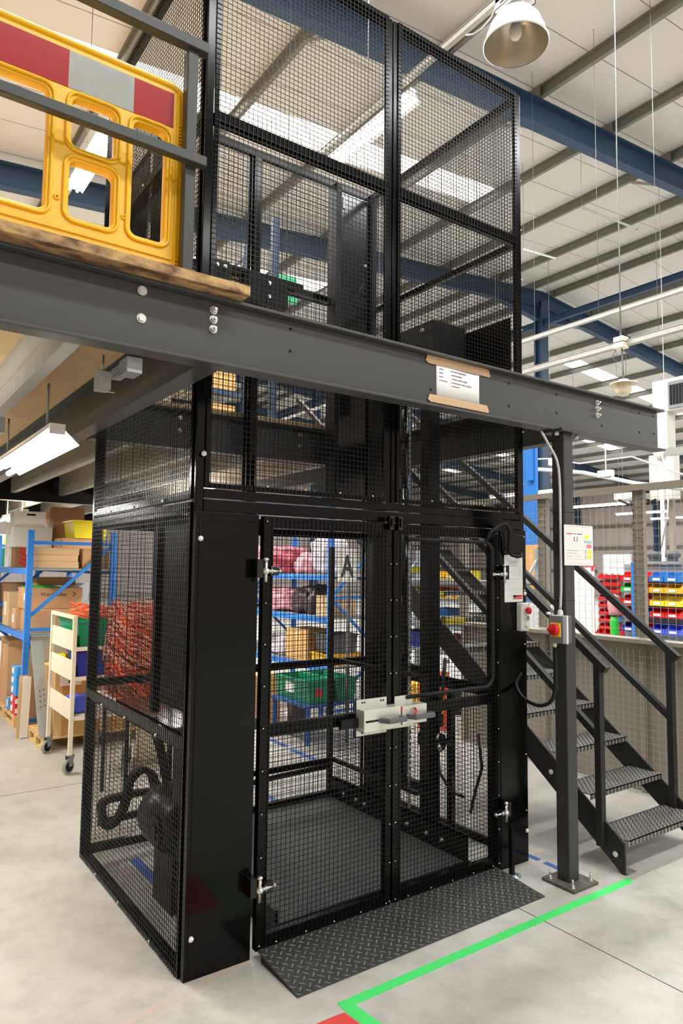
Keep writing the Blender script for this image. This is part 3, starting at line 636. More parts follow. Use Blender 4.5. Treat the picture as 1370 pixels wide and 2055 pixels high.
# wire mesh panels
def mesh_panel(axis, c, a0, a1, z0, z1, fr=.022):
    def fn(b):
        b.wires(axis, c, a0, a1, z0, z1)
    o = part('mesh_panel', 'black_wire', fn)
    def frm(b):
        for (u0, u1, w0, w1) in ((a0, a0 + fr, z0, z1), (a1 - fr, a1, z0, z1), (a0 + fr, a1 - fr, z0, z0 + fr), (a0 + fr, a1 - fr, z1 - fr, z1)):
            if axis == 'y': b.box(u0, c + .004, w0, u1, c + .018, w1)
            else: b.box(c + .004, u0, w0, c + .018, u1, w1)
    part('panel_frame', 'black_gloss', frm, parent=o)
for a0, a1 in ((.042, 1.088), (1.156, 2.158)):
    for z0, z1 in ((2.10, 3.86), (3.86, ZTOP)): mesh_panel('y', -.012, a0, a1, z0, z1)
for xs in (-.012, W - .010):
    for z0, z1 in ((.0, .975), (.975, 2.035), (2.05, 3.86), (3.86, ZTOP)): mesh_panel('x', xs, .03, D - .03, z0, z1)
for a0, a1 in ((.042, 1.068), (1.132, 2.158)):
    for z0, z1 in ((.02, 1.02), (1.02, 2.05), (2.06, 3.85), (3.85, ZTOP)): mesh_panel('y', D + .0, a0, a1, z0, z1)
# upper landing door on the left face
part('landing_door', 'shiny_black', lambda b: (b.box(.028, .36, 2.93, .036, .78, 4.08), b.box(.028, .84, 2.93, .036, 1.48, 4.08), b.box(.020, .33, 2.90, .04, .36, 4.1), b.box(.020, 1.48, 2.90, .04, 1.51, 4.1), b.box(.020, .36, 4.08, .04, 1.48, 4.1)), label='solid glossy black landing door at mezzanine level')
# solid front panels
part('front_panel', 'black_gloss', lambda b: (b.box(.0, -.014, .0, .315, -.002, 1.99), b.box(.303, -.002, .0, .315, .05, 1.99), b.box(.0, -.002, .0, .008, .0, 1.99)), bevel=.003)
part('front_panel', 'black_gloss', lambda b: (b.box(1.945, -.014, .0, W, -.002, 1.99), b.box(1.945, -.002, .0, 1.957, .05, 1.99)), bevel=.003)
for a0, a1 in ((.02, .30), (1.96, 2.18)):
    pe = MB(); pts = [(a0, -.0155, .05), (a0, -.0155, .6), (a0 + .004, -.0155, .64), (a0, -.0155, .68), (a0, -.0155, 1.3), (a0 + .004, -.0155, 1.35), (a0, -.0155, 1.4), (a0, -.0155, 1.96), (a0 + .13, -.0155, 1.962), (a1, -.0155, 1.955)]
    pe.path(pts, .0025, 6); pe.build('weld_bead', 'black_paint', L)
for (x, z) in ((.025, 1.87), (.03, .17), (2.185, .18), (2.185, 1.6), (.03, 2.25)):
    b = MB(); b.lathe([(.012, 0), (.012, -.004), (.008, -.009), (.0, -.011)], (x, -.0145, z), 16, 'y'); b.build('dome_bolt', 'bolt_white', L)
for z in (2.06, 3.86, .95, .02):
    for y in (.35, .8, 1.2): b = MB(); rod_bolt(b, (-.0125, y, z), '-x', .005, .004); b.build('rivet', 'bolt', L)
for x in [.15 + .21 * k for k in range(10)]: b = MB(); b.lathe([(.005, 0), (.004, -.004), (0, -.005)], (x, -.013, 2.125), 10, 'y'); b.build('rivet', 'bolt', L)
for z in [.3 + .33 * k for k in range(14)]: b = MB(); b.lathe([(.005, 0), (.004, -.004), (0, -.005)], (W - .02, -.016, z), 10, 'y'); b.build('rivet', 'bolt', L)
# ---------------- doors
def door(x0, x1, sl, sr, label):
    Y = -.03
    d = part('door', 'black_gloss', lambda b: (b.box(x0, Y, .035, x0 + sl, Y + .035, 1.985), b.box(x1 - sr, Y, .035, x1, Y + .035, 1.985),
        b.box(x0 + sl, Y, 1.93, x1 - sr, Y + .035, 1.985), b.box(x0 + sl, Y, .035, x1 - sr, Y + .035, .095), b.box(x0 + sl, Y + .004, .965, x1 - sr, Y + .035, 1.02)), label=label)
    part('mesh_infill', 'black_wire', lambda b: b.wires('y', Y - .005, x0 + .02, x1 - .012, .05, 1.975), parent=d)
    part('screws', 'bolt', lambda b: [b.lathe([(.004, 0), (.003, -.004), (0, -.005)], (x, Y - .008, z), 10, 'y') for x in (x0 + .012, x1 - .012) for z in [.06 + .19 * k for k in range(11)]] + [b.lathe([(.004, 0), (.003, -.004), (0, -.005)], (x0 + .1 + .16 * k, Y - .008, .055), 10, 'y') for k in range(5)], parent=d)
    return d
dl = door(.335, 1.108, .05, .035, 'left door leaf'); dr = door(1.122, 1.925, .055, .06, 'right door leaf with rubber edged upper panel')
rp = []
def rc(cx, cz, r, a0):
    return [(cx + r * math.cos(math.radians(a0 - 90 * k / 6)), -.045, cz + r * math.sin(math.radians(a0 - 90 * k / 6))) for k in range(7)]
rp = [(1.2, -.045, 1.905)] + rc(1.80, 1.845, .06, 90) + rc(1.80, 1.13, .06, 0) + [(1.2, -.045, 1.07)]
b = MB(); b.path(rp, .011, 8)
for i in range(52):
    z = 1.88 - i * .0145; b.tube((1.86, -.045, z), (1.86, -.045, z - .005), .0135, 8)
b.build('edge_seal', 'rubber', dr)
def hinge(x, z, left, parent, sg):      # pin hinge with rod end
    h = part('hinge', 'shiny_black', lambda b: (b.rbox((x - sg * .028, -.045, z + .0), (.034, .055, .085)), b.rbox((x + sg * .048, -.056, z - .012), (.045, .035, .042))), parent=parent, bevel=.003, label='black hinge block with bright pin')
    b = MB(); b.tube((x, -.075, z - .062), (x, -.075, z + .04), .0075, 12); b.lathe([(.0, .050), (.012, .047), (.014, .038), (.0, .036)], (x, -.075, z), 14)
    b.lathe([(.0, -.026), (.014, -.024), (.019, -.012), (.014, .0), (.0, .002)], (x, -.075, z), 18)
    b.tube((x, -.075, z - .012), (x + sg * .085, -.065, z - .012), .007, 12); b.tube((x + sg * .025, -.072, z - .012), (x + sg * .032, -.071, z - .012), .014, 6); b.tube((x + sg * .075, -.066, z - .012), (x + sg * .082, -.065, z - .012), .011, 6)
    b.build('hinge_pin', 'bolt', h)
hinge(.325, 1.74, True, dl, 1); hinge(.325, .33, True, dl, 1)
# right hinges face the other way
hinge(1.935, 1.73, False, dr, -1); hinge(1.935, .36, False, dr, -1)
# centre shoot bolts at top of doors
for x, pr in ((1.085, dl), (1.145, dr)):
    part('top_guide', 'shiny_black', lambda b: (b.rbox((x, -.045, 1.985), (.03, .03, .07)), b.tube((x, -.065, 1.965), (x, -.065, 2.01), .007, 10)), parent=pr, bevel=.003)
# latch
def latch(x0, x1, parent, slot, z0=.955, z1=1.065):
    lt = part('latch_case', 'zinc', lambda b: (b.box(x0, -.105, z0, x1, -.04, z1)), parent=parent, bevel=.003, label='bright zinc latch case')
    e = .05 if slot else 0
    part('latch_plate', 'zinc', lambda b: b.box(x0 - (.0 if slot else 0) + 0, -.042, z0 - .028, x1 - .045, -.036, z1 + .04), parent=parent, label='bright zinc mounting plate')
    pts = []
    xa, xb = (x0 + .09, x1 + .0) if slot else (x0 + .02, x1 + .015)
    hp = [(xa, -.11), (xa + .03, -.16), (xb - .01, -.16), (xb + .005, -.15), (xb + .005, -.11), (xb - .02, -.11), (xb - .02, -.138), (xa + .035, -.138), (xa + .03, -.11)]
    part('handle', 'grey_plastic', lambda b: b.prism(hp, 'z', .975, 1.0), parent=parent, bevel=.004, label='dark grey pull handle')
    return lt
latch(.875, 1.113, dl, True, .935, 1.045); latch(1.122, 1.29, dr, False, .945, 1.04)
part('latch_slot', 'black_matt', lambda b: b.box(.885, -.1058, .983, .965, -.1052, .993), parent=dl)
part('red_trigger', 'red_plastic', lambda b: (b.path([(1.175, -.125, .992), (1.19, -.13, 1.0), (1.2, -.125, 1.015), (1.202, -.11, 1.025)], .006, 8), b.box(1.112, -.107, 1.015, 1.12, -.10, 1.035)), parent=dr)
part('latch_bracket', 'black_paint', lambda b: b.box(.77, -.06, .955, .875, -.035, 1.0), parent=dl)
part('latch_screws', 'black_matt', lambda b: [b.tube((x, -.0425, z), (x, -.0435, z), .005, 8) for x in (.91, .925, 1.03, 1.045) for z in (1.07, .92)], parent=dl)

# notice and push button station on the right panel
t = thing('instruction_plate', (2.09, -.015, 1.55), 'white instruction plate with small red logo on right door panel', 'sign')
b = MB(); b.box(2.0, -.0172, 1.55, 2.165, -.0145, 1.835); b.build('plate', 'white_sheet', t, bevel=.001)
b = MB(); random.seed(3)
zz = 1.795
for k, (a, c) in enumerate(((.3, .75), (0, 0), (.45, .95), (.45, .95), (.35, .95), (.3, .95), (.4, .95), (0, 0), (.12, .92), (.1, .6), (.1, .5), (.1, .35), (.1, .95), (.1, .55), (0, 0), (.2, .8), (.35, .6))):
    if c: b.box(2.0 + .165 * a, -.0178, zz - .002, 2.0 + .165 * c, -.0174, zz)
    zz -= .0135
b.build('small_print', 'ink_faint', t)
b = MB(); b.box(2.075, -.018, 1.577, 2.105, -.0174, 1.592); b.build('logo_text_block', 'ink_black', t)
b = MB(); b.box(2.105, -.018, 1.577, 2.158, -.0174, 1.592); b.box(2.075, -.018, 1.567, 2.158, -.0174, 1.574); b.build('logo_red', 'red_plastic', t)
t = thing('call_station', (2.14, -.015, 1.37), 'grey push button box with red mushroom stop button', 'control box')
b = MB(); b.box(2.105, -.055, 1.375, 2.185, -.0145, 1.545); b.build('box', 'white_plastic', t, bevel=.006)
b = MB(); b.lathe([(.010, 0), (.010, -.012)], (2.15, -.055, 1.50), 16, 'y'); b.lathe([(.0, -.034), (.012, -.033), (.021, -.026), (.0215, -.014), (.016, -.011), (.010, -.011)], (2.15, -.055, 1.50), 24, 'y'); b.build('stop_button', 'red_plastic', t)
b = MB(); b.lathe([(.0, -.014), (.014, -.014), (.0155, -.012), (.0155, 0)], (2.148, -.055, 1.455), 20, 'y'); b.build('key_button', 'white_plastic', t)
b = MB(); b.lathe([(.007, -.0145), (.007, -.016), (.011, -.016), (.011, -.0145)], (2.148, -.055, 1.455), 20, 'y'); b.build('key_ring', 'black_matt', t)
b = MB(); b.lathe([(.0, -.012), (.012, -.012), (.014, -.010), (.014, 0)], (2.148, -.055, 1.41), 20, 'y'); b.build('call_button', 'white_sheet', t)
b = MB()
for x in (2.113, 2.177):
    for z in (1.384, 1.536): b.tube((x, -.0552, z), (x, -.0565, z), .004, 8)
b.build('screws', 'grey_plastic', t)
b = MB(); b.path([(1.80, -.045, 1.90), (1.84, -.06, 1.97), (1.90, -.075, 2.01), (1.955, -.07, 2.02), (2.0, -.06, 1.99), (2.01, -.05, 1.93), (2.01, -.045, 1.86), (2.03, -.045, 1.835), (2.08, -.05, 1.825), (2.12, -.045, 1.83), (2.13, -.035, 1.845)], .0105, 10)
b.path([(1.86, -.03, 1.93), (1.92, -.045, 1.985), (1.96, -.05, 1.98), (1.975, -.045, 1.93), (1.98, -.04, 1.86)], .0085, 8)
for p_ in ((2.01, -.045, 1.90), (2.01, -.045, 1.865), (2.10, -.047, 1.83)): b.lathe([(.013, -.004), (.013, .004)], p_, 10)
tag(b.build('black_hose', 'rubber'), 'looped black corrugated hose above the instruction plate', 'hose')

# ---------------- lift platform
t = thing('lift_platform', (.5, .08, 0), 'dark chequered lift platform resting inside the cage', 'platform')
b = MB(); b.box(.52, .09, .035, 1.765, 1.47, .06); b.build('deck', 'platform_rubber', t)
b = MB(); b.box(.50, .07, .004, 1.79, .09, .064); b.box(.50, 1.47, .004, 1.79, 1.49, .10); b.box(.50, .09, 0.004, .52, 1.47, .12); b.box(.52, .09, .004, 1.765, 1.47, .035); b.build('edge_frame', 'black_paint', t)
b = MB(); b.box(1.766, .09, .004, 1.79, 1.47, .20); b.box(1.766, .09, .19, 1.81, 1.47, .20); b.build('side_channel', 'black_paint', t)
for y in (.28, .42, .60, 1.05, 1.15, 1.30):
    b = MB(); rod_bolt(b, (1.766, y, .12), '-x', .010, .008); b.build('bolt', 'bolt', t)
for k, z in enumerate((.30, 1.03)):
    b = MB(); b.box(.52, 1.475, z, 1.79, 1.50, z + .035); b.box(1.755, .5, z + .02, 1.78, 1.475, z + .045); b.build('guard_rail', 'black_paint', t)
for x in (.50, 1.755):
    b = MB(); b.box(x, 1.47, .10, x + .03, 1.50, 1.9); b.build('guard_post', 'black_paint', t)
b = MB(); b.wires('x', 1.77, .95, 1.47, .22, 1.03); b.build('guard_mesh', 'black_wire', t)
for k in range(3):
    b = MB(); b.path([(.06, 1.44, .20 + .012 * k), (.5, 1.46, .205 + .015 * k), (.8, 1.455, .19 + .018 * k), (1.05, 1.45, .255 + .01 * k), (1.3, 1.46, .262 + .012 * k), (1.75, 1.46, .27 + .012 * k)], .008, 8)
    tag(b.build('power_cable', 'rubber'), '%s of three black power cables along the back rail of the lift' % ('lowest', 'middle', 'topmost')[k], 'cable', 'cables along the back rail')

# ---------------- right hand mast with chains
t = thing('lift_mast', (1.9, .8, 0), 'black steel lift mast with two columns and chains inside the right side', 'mast')
for y in (.48, 1.06):
    b = MB(); b.box(1.84, y, .0, 1.94, y + .012, 3.12); b.box(1.84, y + .012, .0, 1.852, y + .075, 3.12); b.box(1.84, y + .075, .0, 1.94, y + .087, 3.12); b.build('column', 'black_paint', t, bevel=.002)
for z in (.30, 1.05, 2.05, 3.06):
    b = MB(); b.box(1.86, .567, z, 1.90, 1.06, z + .06); b.build('tie_bar', 'black_paint', t)
for y in (.68, .93):
    b = MB()
    for k in range(150):
        z = .12 + k * .02
        if k % 2: b.box(1.846, y - .006, z, 1.858, y + .006, z + .022)
        else: b.box(1.849, y - .003, z, 1.855, y + .003, z + .022)
    b.build('lift_chain', 'galv', t)
b = MB(); b.tube((1.90, .80, .36), (1.90, .80, 2.3), .035, 20); b.tube((1.90, .80, 2.3), (1.90, .80, 3.0), .022, 16, caps=True); b.build('hydraulic_ram', 'shiny_black', t)
b = MB(); b.box(1.80, .40, 3.02, 2.10, .88, 3.38); b.box(1.83, .93, 3.0, 2.08, 1.15, 3.3); b.build('head_cover', 'black_matt', t, bevel=.004)
b = MB(); b.box(2.135, .05, 3.0, 2.15, .66, 3.36); b.box(1.85, .06, 2.99, 2.135, .64, 3.005); b.build('side_cover', 'black_gloss', t)
b = MB(); rod_bolt(b, (1.80, .5, 3.33), '-x', .012, .01); rod_bolt(b, (1.80, .8, 3.2), '-x', .010, .01); rod_bolt(b, (1.95, .40, 3.08), '-y', .010, .01); b.build('cover_bolts', 'bolt', t)
b = MB(); b.tube((1.96, .50, .62), (1.96, .66, .62), .06, 20); b.tube((1.96, .49, .62), (1.96, .50, .62), .04, 16); b.rbox((1.97, .6, .75), (.1, .14, .08)); b.box(1.96, .40, .0, 2.0, .44, .95); b.build('valve_block', 'shiny_black', t, bevel=.003)
b = MB(); b.path([(1.94, .52, .72), (1.9, .45, .80), (1.88, .4, .95), (1.92, .42, 1.1), (2.0, .5, 1.15)], .012, 8); b.path([(1.94, .50, .55), (1.9, .44, .45), (1.95, .38, .34), (2.04, .36, .30)], .010, 8); b.path([(2.08, .35, .2), (2.05, .28, .35), (2.08, .25, .5), (2.1, .3, .7)], .010, 8); b.build('hydraulic_hose', 'rubber', t)
b = MB(); b.tube((1.93, .49, .62), (1.90, .44, .60), .014, 10); b.tube((1.90, .46, .66), (1.94, .50, .69), .010, 8); b.build('hose_fittings', 'bolt', t)
b = MB(); b.rbox((1.93, .5, .22), (.03, .03, .09)); b.build('red_tag', 'red_plastic', t)
t = thing('guide_housing', (1.88, 1.44, 2.3), 'tall glossy black guide housing in the upper cage', 'housing')
b = MB(); b.box(1.75, 1.42, 2.3, 2.05, 1.50, 4.70); b.build('sheet_cover', 'shiny_black', t, bevel=.004)
for x in (1.70, 2.05):
    b = MB(); b.box(x, 1.38, 2.3, x + .05, 1.50, 4.74); b.build('side_channel', 'black_paint', t, bevel=.003)
b = MB(); b.path([(2.03, 1.41, 3.9), (1.95, 1.36, 3.97), (1.90, 1.36, 3.90), (1.96, 1.36, 3.82), (2.03, 1.40, 3.80)], .005, 6); b.build('cable_loop', 'rubber', t)
b = MB(); b.rbox((2.0, 1.41, 4.15), (.02, .02, .02)); b.rbox((1.78, 1.40, 4.6), (.015, .015, .1)); b.build('clips', 'bolt', t)
t = thing('door_operator', (.95, 1.5, 3.75), 'black box unit mounted on the back rail of the upper cage', 'housing')
b = MB(); b.box(.66, 1.40, 3.70, .82, 1.53, 3.86); b.box(.95, 1.38, 3.62, 1.28, 1.53, 3.84); b.box(.64, 1.44, 3.84, 1.45, 1.52, 3.87); b.build('housing', 'black_matt', t, bevel=.004)
b = MB(); [rod_bolt(b, c, '-y', .010, .01) for c in ((.72, 1.40, 3.82), (.78, 1.40, 3.82), (1.12, 1.38, 3.78), (1.12, 1.38, 3.68))]; b.build('bolts', 'bolt', t)

# ---------------- power unit on the left
t = thing('power_unit', (.2, .6, 0), 'black motor and control column at the left side of the cage', 'machine')
b = MB(); b.box(.08, .16, 1.06, .33, .56, 1.98); b.box(.06, .60, 1.0, .10, .64, 2.0); b.build('control_column', 'black_matt', t, bevel=.004)
b = MB(); b.box(.05, .14, .965, .48, 1.15, .985); b.box(.05, .14, .94, .07, 1.15, .965); b.build('shelf_plate', 'shiny_black', t)
b = MB(); b.box(.44, 1.11, .0, .47, 1.14, .965); b.build('leg', 'black_paint', t); b = MB(); b.box(.12, .18, .60, .32, .46, .965); b.build('support_box', 'black_paint', t); b = MB(); b.box(.32, .18, .0, .35, .21, .965); b.build('leg', 'black_paint', t)
b = MB(); b.lathe([(.0, -.24), (.13, -.24), (.155, -.21), (.16, 0), (.155, .10), (.13, .14), (.06, .16), (.0, .16)], (.24, .74, .42), 36, 'y'); b.build('motor_body', 'motor_grey', t)
b = MB()
for k in range(12):
    a = 2 * math.pi * k / 12; b.bar((.24 + .155 * math.cos(a), .5, .42 + .155 * math.sin(a)), (.24 + .155 * math.cos(a), .8, .42 + .155 * math.sin(a)), .006, .022, (math.cos(a), 0, math.sin(a)))
b.build('cooling_fins', 'motor_grey', t)
b = MB(); b.box(.17, .55, .0, .31, .80, .27); b.tube((.08, .58, .42), (.10, .58, .42), .075, 24); b.tube((.07, .58, .42), (.08, .58, .42), .045, 20); b.build('mount', 'black_paint', t, bevel=.004)
b = MB()
for k in range(5): b.path([(.30, 1.02 - .03 * k, .50), (.29, 1.06 - .03 * k, .62), (.28, 1.12 - .02 * k, .72 + .01 * k), (.29, 1.20 - .02 * k, .76)], .009, 8)
b.build('hydraulic_hose', 'rubber', t)
b = MB()
for k in range(5): b.tube((.30, 1.02 - .03 * k, .46), (.30, 1.02 - .03 * k, .51), .014, 6)
b.build('hose_fittings', 'bolt', t)
b = MB(); b.rbox((.31, 1.0, .40), (.12, .18, .12)); b.box(.27, .95, .05, .35, 1.03, .36); b.build('valve_block', 'black_paint', t, bevel=.003)
# flat ribbed cable carrier looping in the air
loop = [(.50, 1.36, .40), (.39, 1.34, .37), (.26, 1.32, .385), (.14, 1.30, .385), (.05, 1.30, .375), (.035, 1.28, .32), (.05, 1.26, .25), (.11, 1.24, .28), (.155, 1.23, .38), (.17, 1.22, .49), (.23, 1.2, .55), (.285, 1.18, .52), (.29, 1.12, .45)]
def catmull(P, k=5):
    P = [Vector(p) for p in P]; out = []
    for i in range(len(P) - 1):
        a, b_, c, d = P[max(i - 1, 0)], P[i], P[i + 1], P[min(i + 2, len(P) - 1)]
        for j in range(k):
            s = j / k; out.append(.5 * ((2 * b_) + (c - a) * s + (2 * a - 5 * b_ + 4 * c - d) * s * s + (3 * b_ - a - 3 * c + d) * s ** 3))
    out.append(P[-1]); return out
lp = catmull(loop, 6); b = MB()
for i in range(len(lp) - 1): b.bar(lp[i], lp[i + 1] + (lp[i + 1] - lp[i]) * .3, .034, .075 if i % 2 else .066, (0, -1, .15))
tag(b.build('cable_carrier', 'rubber'), 'thick black ribbed cable carrier looping inside the left of the cage', 'cable carrier')

# ---------------- ramp and peg
t = thing('ramp', (.36, -.2, 0), 'dark chequer plate ramp in front of the lift doors', 'ramp')
b = MB(); b.prism([(-.37, .002), (-.018, .034), (-.018, .040), (-.37, .006)], 'x', .345, 1.90); b.build('plate', 'tread_plate', t)
for xg in (.346, 1.892):
    b = MB(); b.prism([(-.36, .0), (-.06, .0), (-.06, .029), (-.36, .0025)], 'x', xg, xg + .007); b.build('side_gusset', 'black_paint', t)
t = thing('floor_peg', (1.96, -.1, 0), 'short black square door stop peg with round foot', 'peg')
b = MB(); b.box(1.945, -.105, .008, 1.97, -.08, .28); b.build('peg', 'black_paint', t, bevel=.002)
b = MB(); b.lathe([(.0, .008), (.033, .008), (.035, .0)], (1.965, -.108, 0), 24); b.tube((1.965, -.135, .008), (1.965, -.135, .018), .008, 8); b.build('foot_plate', 'galv', t)

# ---------------- signs, switch and conduit
t = thing('paper_notice', (1.33, -.30, 2.72), 'white paper notice taped to the front beam with brown tape', 'notice')
b = MB()
n = 16
xs_ = [1.175 + .315 * i / n for i in range(n + 1)]
f = lambda x: -.2985 - .0015 * math.sin((x - 1.175) * 20)
b._add([(x, f(x), z) for z in (2.62, 2.81) for x in xs_], [(i, i + 1, n + 2 + i, n + 1 + i) for i in range(n)], True)
so = b.build('sheet', 'paper', t); sm = so.modifiers.new('s', 'SOLIDIFY'); sm.thickness = .0006
for z0, z1, a, c in ((2.795, 2.838, 1.10, 1.575), (2.596, 2.636, 1.115, 1.562)):
    b = MB(); b.prism([(a, z0 + .012), (a + .012, z1), (c - .016, z1), (c - .008, z1 - .012), (c, z0 + .008), (c - .004, z0), (a + .018, z0)], 'y', -.3018, -.3008); b.build('packing_tape', 'tape_brown', t)
Xd, Zd = (1, 0, 0), (0, 0, 1)
b = MB()
for (xa, xb, z) in ((1.195, 1.225, 2.777), (1.195, 1.222, 2.757), (1.195, 1.223, 2.737), (1.195, 1.255, 2.717)): b.box(xa, -.3009, z, xb, -.3003, z + .004)
for (xa, xb, z) in ((1.275, 1.33, 2.777), (1.335, 1.39, 2.777), (1.28, 1.36, 2.757), (1.285, 1.325, 2.737), (1.33, 1.36, 2.737), (1.365, 1.40, 2.737), (1.28, 1.35, 2.717), (1.355, 1.385, 2.717), (1.39, 1.43, 2.717), (1.28, 1.34, 2.699)): b.box(xa, -.3009, z, xb, -.3003, z + .004)
b.build('typed_lines', 'ink', t)

t = thing('safety_sign', (2.3, -.38, 1.78), 'white square sign with yellow and pink labels on the box column', 'sign')
SX0, SX1, SZ0, SZ1, SY = 2.105, 2.375, 1.775, 2.01, -.372
b = MB(); b.box(SX0, SY, SZ0, SX1, SY + .003, SZ1); b.build('board', 'white_sheet', t)
sx = lambda u: SX0 + (SX1 - SX0) * u
sz = lambda v: SZ1 - (SZ1 - SZ0) * v
def blk(name, mt, items, y=SY - .0006):
    b = MB()
    for (u0, v0, u1, v1) in items: b.box(sx(u0), y, sz(v1), sx(u1), SY, sz(v0))
    b.build(name, mt, t)
blk('yellow_label', 'label_yellow', [(.72, .24, .84, .33), (.78, .61, .95, .69), (.78, .74, .95, .82)])
blk('pink_label', 'label_pink', [(.77, .47, .95, .56)]); blk('teal_label', 'label_teal', [(.76, .37, .95, .44)])
blk('red_heading', 'ink_red', [(.07, .205, .29, .232)]); blk('blue_figures', 'blue_rack_dark', [(.69, .37, .705, .43), (.72, .39, .735, .43)])
blk('dark_heading', 'ink', [(.33, .205, .40, .23), (.43, .205, .62, .23)])
blk('print_lines', 'ink_faint', [(.05, .03, .95, .036), (.05, .15, .72, .155), (.07, .62, .48, .638), (.60, .62, .65, .638), (.08, .69, .42, .706), (.08, .765, .26, .78), (.32, .765, .58, .775), (.04, .84, .95, .846), (.04, .95, .95, .955), (.71, .60, .75, .70), (.71, .74, .75, .83)])
text('figures', '1.1', .040, (sx(.30), SY - .0012, sz(.40)), Xd, Zd, 'ink_black', t)

t = thing('isolator_switch', (2.08, -.38, 1.33), 'grey isolator box with red and yellow rotary switch on the column', 'switch')
SWX, SWY0, SWY1 = 2.06, -.375, -.25
# box fixed to the left face of the column, switch facing left
IX, IY0, IY1 = 2.04, -.405, -.305
b = MB(); b.box(IX, IY0, 1.335, IX + .03, IY1, 1.49); b.build('enclosure', 'grey_box', t, bevel=.004)
b = MB(); b.box(IX + .03, IY0 - .002, 1.333, IX + .045, IY1 + .002, 1.492); b.build('lid', 'white_plastic', t, bevel=.003)
b = MB(); b.box(IX + .045, IY0, 1.335, 2.117, IY1, 1.49); b.build('back_box', 'grey_plastic', t, bevel=.004)
b = MB(); b.box(IX - .008, IY0 + .015, 1.372, IX, IY0 + .085, 1.45); b.build('yellow_plate', 'lemon_bin', t, bevel=.003)
b = MB(); b.lathe([(.0, -.022), (.028, -.022), (.034, -.016), (.034, 0)], (IX - .008, IY0 + .052, 1.412), 28, 'x'); b.rbox((IX - .034, IY0 + .052, 1.412), (.012, .06, .014)); b.build('red_rotary_knob', 'red_plastic', t)
b = MB(); b.lathe([(.016, .0), (.016, .018), (.010, .03)], (2.095, -.345, 1.492), 12); b.lathe([(.013, .0), (.013, .014), (0, .016)], (2.06, -.29, 1.492), 10); b.lathe([(.010, 0), (.010, .008)], (2.09, -.29, 1.492), 10); b.build('cable_gland', 'white_plastic', t)
b = MB(); b.lathe([(.011, 0), (.012, -.016), (.008, -.026)], (2.062, -.33, 1.335), 10); b.build('lower_gland', 'cream', t)
b = MB(); b.path(catmull([(2.0, -.30, 2.553), (2.03, -.33, 2.47), (2.075, -.35, 2.38), (2.098, -.35, 2.25), (2.1, -.35, 2.0), (2.1, -.35, 1.8), (2.098, -.35, 1.65), (2.095, -.345, 1.52)], 4), .0075, 10)
tag(b.build('grey_cable', 'white_pvc'), 'pale grey cable running down the column into the isolator box', 'cable')
b = MB(); b.path(catmull([(2.062, -.33, 1.31), (2.066, -.33, 1.2), (2.066, -.325, 1.08), (2.055, -.30, 1.0), (2.04, -.22, .97), (2.05, -.10, 1.0), (2.09, -.02, 1.06), (2.14, -.018, 1.12)], 5), .011, 10)
for k in range(36): b.lathe([(.0128, -.003), (.0128, .003)], (2.063 + .003 * min(1, k / 14), -.33, 1.29 - .0062 * k), 10)
tag(b.build('black_conduit', 'rubber'), 'black corrugated conduit looping from isolator to the lift panel', 'conduit')
for k, z in enumerate((2.08, 1.57)):
    b = MB(); b.box(2.1175, -.3675, z, 2.2045, -.2805, z + .004); b.path([(2.118, -.325, z + .002), (2.096, -.338, z + .002), (2.09, -.33, z + .002), (2.118, -.318, z + .002)], .002, 6)
    tag(b.build('cable_tie', 'rubber'), ('upper' if k == 0 else 'lower') + ' black tie strapping the grey cable to the column', 'cable tie')

# ---------------- staircase
t = thing('staircase', (2.9, 1.2, 0), 'black steel staircase with chequer plate treads rising behind the cage', 'staircase')
SL, Y0, TW = .78, -.46, .245
def strz(y): return (y - Y0) * SL
def stringer(x0, x1):
    b = MB(); ya, yb = Y0, 3.22
    b.prism([(ya, 0), (ya + .02, 0), (yb, strz(yb) - .08), (yb, strz(yb) + .16), (ya, .17)], 'x', x0, x1)
    return b.build('stringer', 'stair_paint', t)
stringer(2.50, 2.512); stringer(3.30, 3.312)
for k in range(14):
    y = Y0 - .02 + k * .25; z = .195 * (k + 1)
    b = MB(); b.box(2.515, y, z - .032, 3.297, y + .004, z); b.box(2.515, y, z - .005, 3.297, y + .24, z); b.box(2.515, y + .236, z - .032, 3.297, y + .24, z)
    b.build('tread', 'stair_tread', t)
    if 6 <= k <= 9:
        b = MB(); b.box(2.515, y - .002, z - .045, 2.72, y - .0005, z + .001); b.box(2.515, y - .002, z + .0005, 2.72, y + .035, z + .002); b.box(2.4985, y - .01, z - .05, 2.5, y + .03, z + .02); b.build('nosing_stripe', 'hazard_yellow', t, label='yellow nosing stripe')
for x, zt in ((2.506, 1.18), (3.306, 1.20)):
    y0 = -.31
    b = MB(); b.box(x - .022 - .01, y0 - .022, .12, x + .012, y0 + .022, zt); b.build('newel', 'stair_paint', t, bevel=.003)
    yt = 3.2
    b = MB(); b.bar((x - .01, y0 - .055, zt - .03), (x - .01, yt, zt - .03 + (yt - y0 + .055) * .78), .045, .045, (0, 0, 1)); b.build('top_rail', 'stair_paint', t)
    b = MB(); b.bar((x - .01, y0, zt - .43), (x - .01, yt, zt - .43 + (yt - y0) * .78), .04, .04); b.build('mid_rail', 'stair_paint', t)
    for y in (1.1, 2.5):
        b = MB(); b.box(x - .03, y, strz(y), x + .01, y + .04, zt - .03 + (y - y0) * .78); b.build('baluster', 'stair_paint', t)
b = MB()
for y, z in ((-.40, .10), (-.24, .10), (-.02, .22), (.05, .46), (.35, .6), (.98, 1.05), (1.12, 1.2)): rod_bolt(b, (2.50, y, z), '-x', .012, .006)
b.build('bolts', 'bolt_white', t)
b = MB(); b.box(2.515, -.47, 0, 2.6, -.40, .008); b.build('foot_plate', 'galv', t)

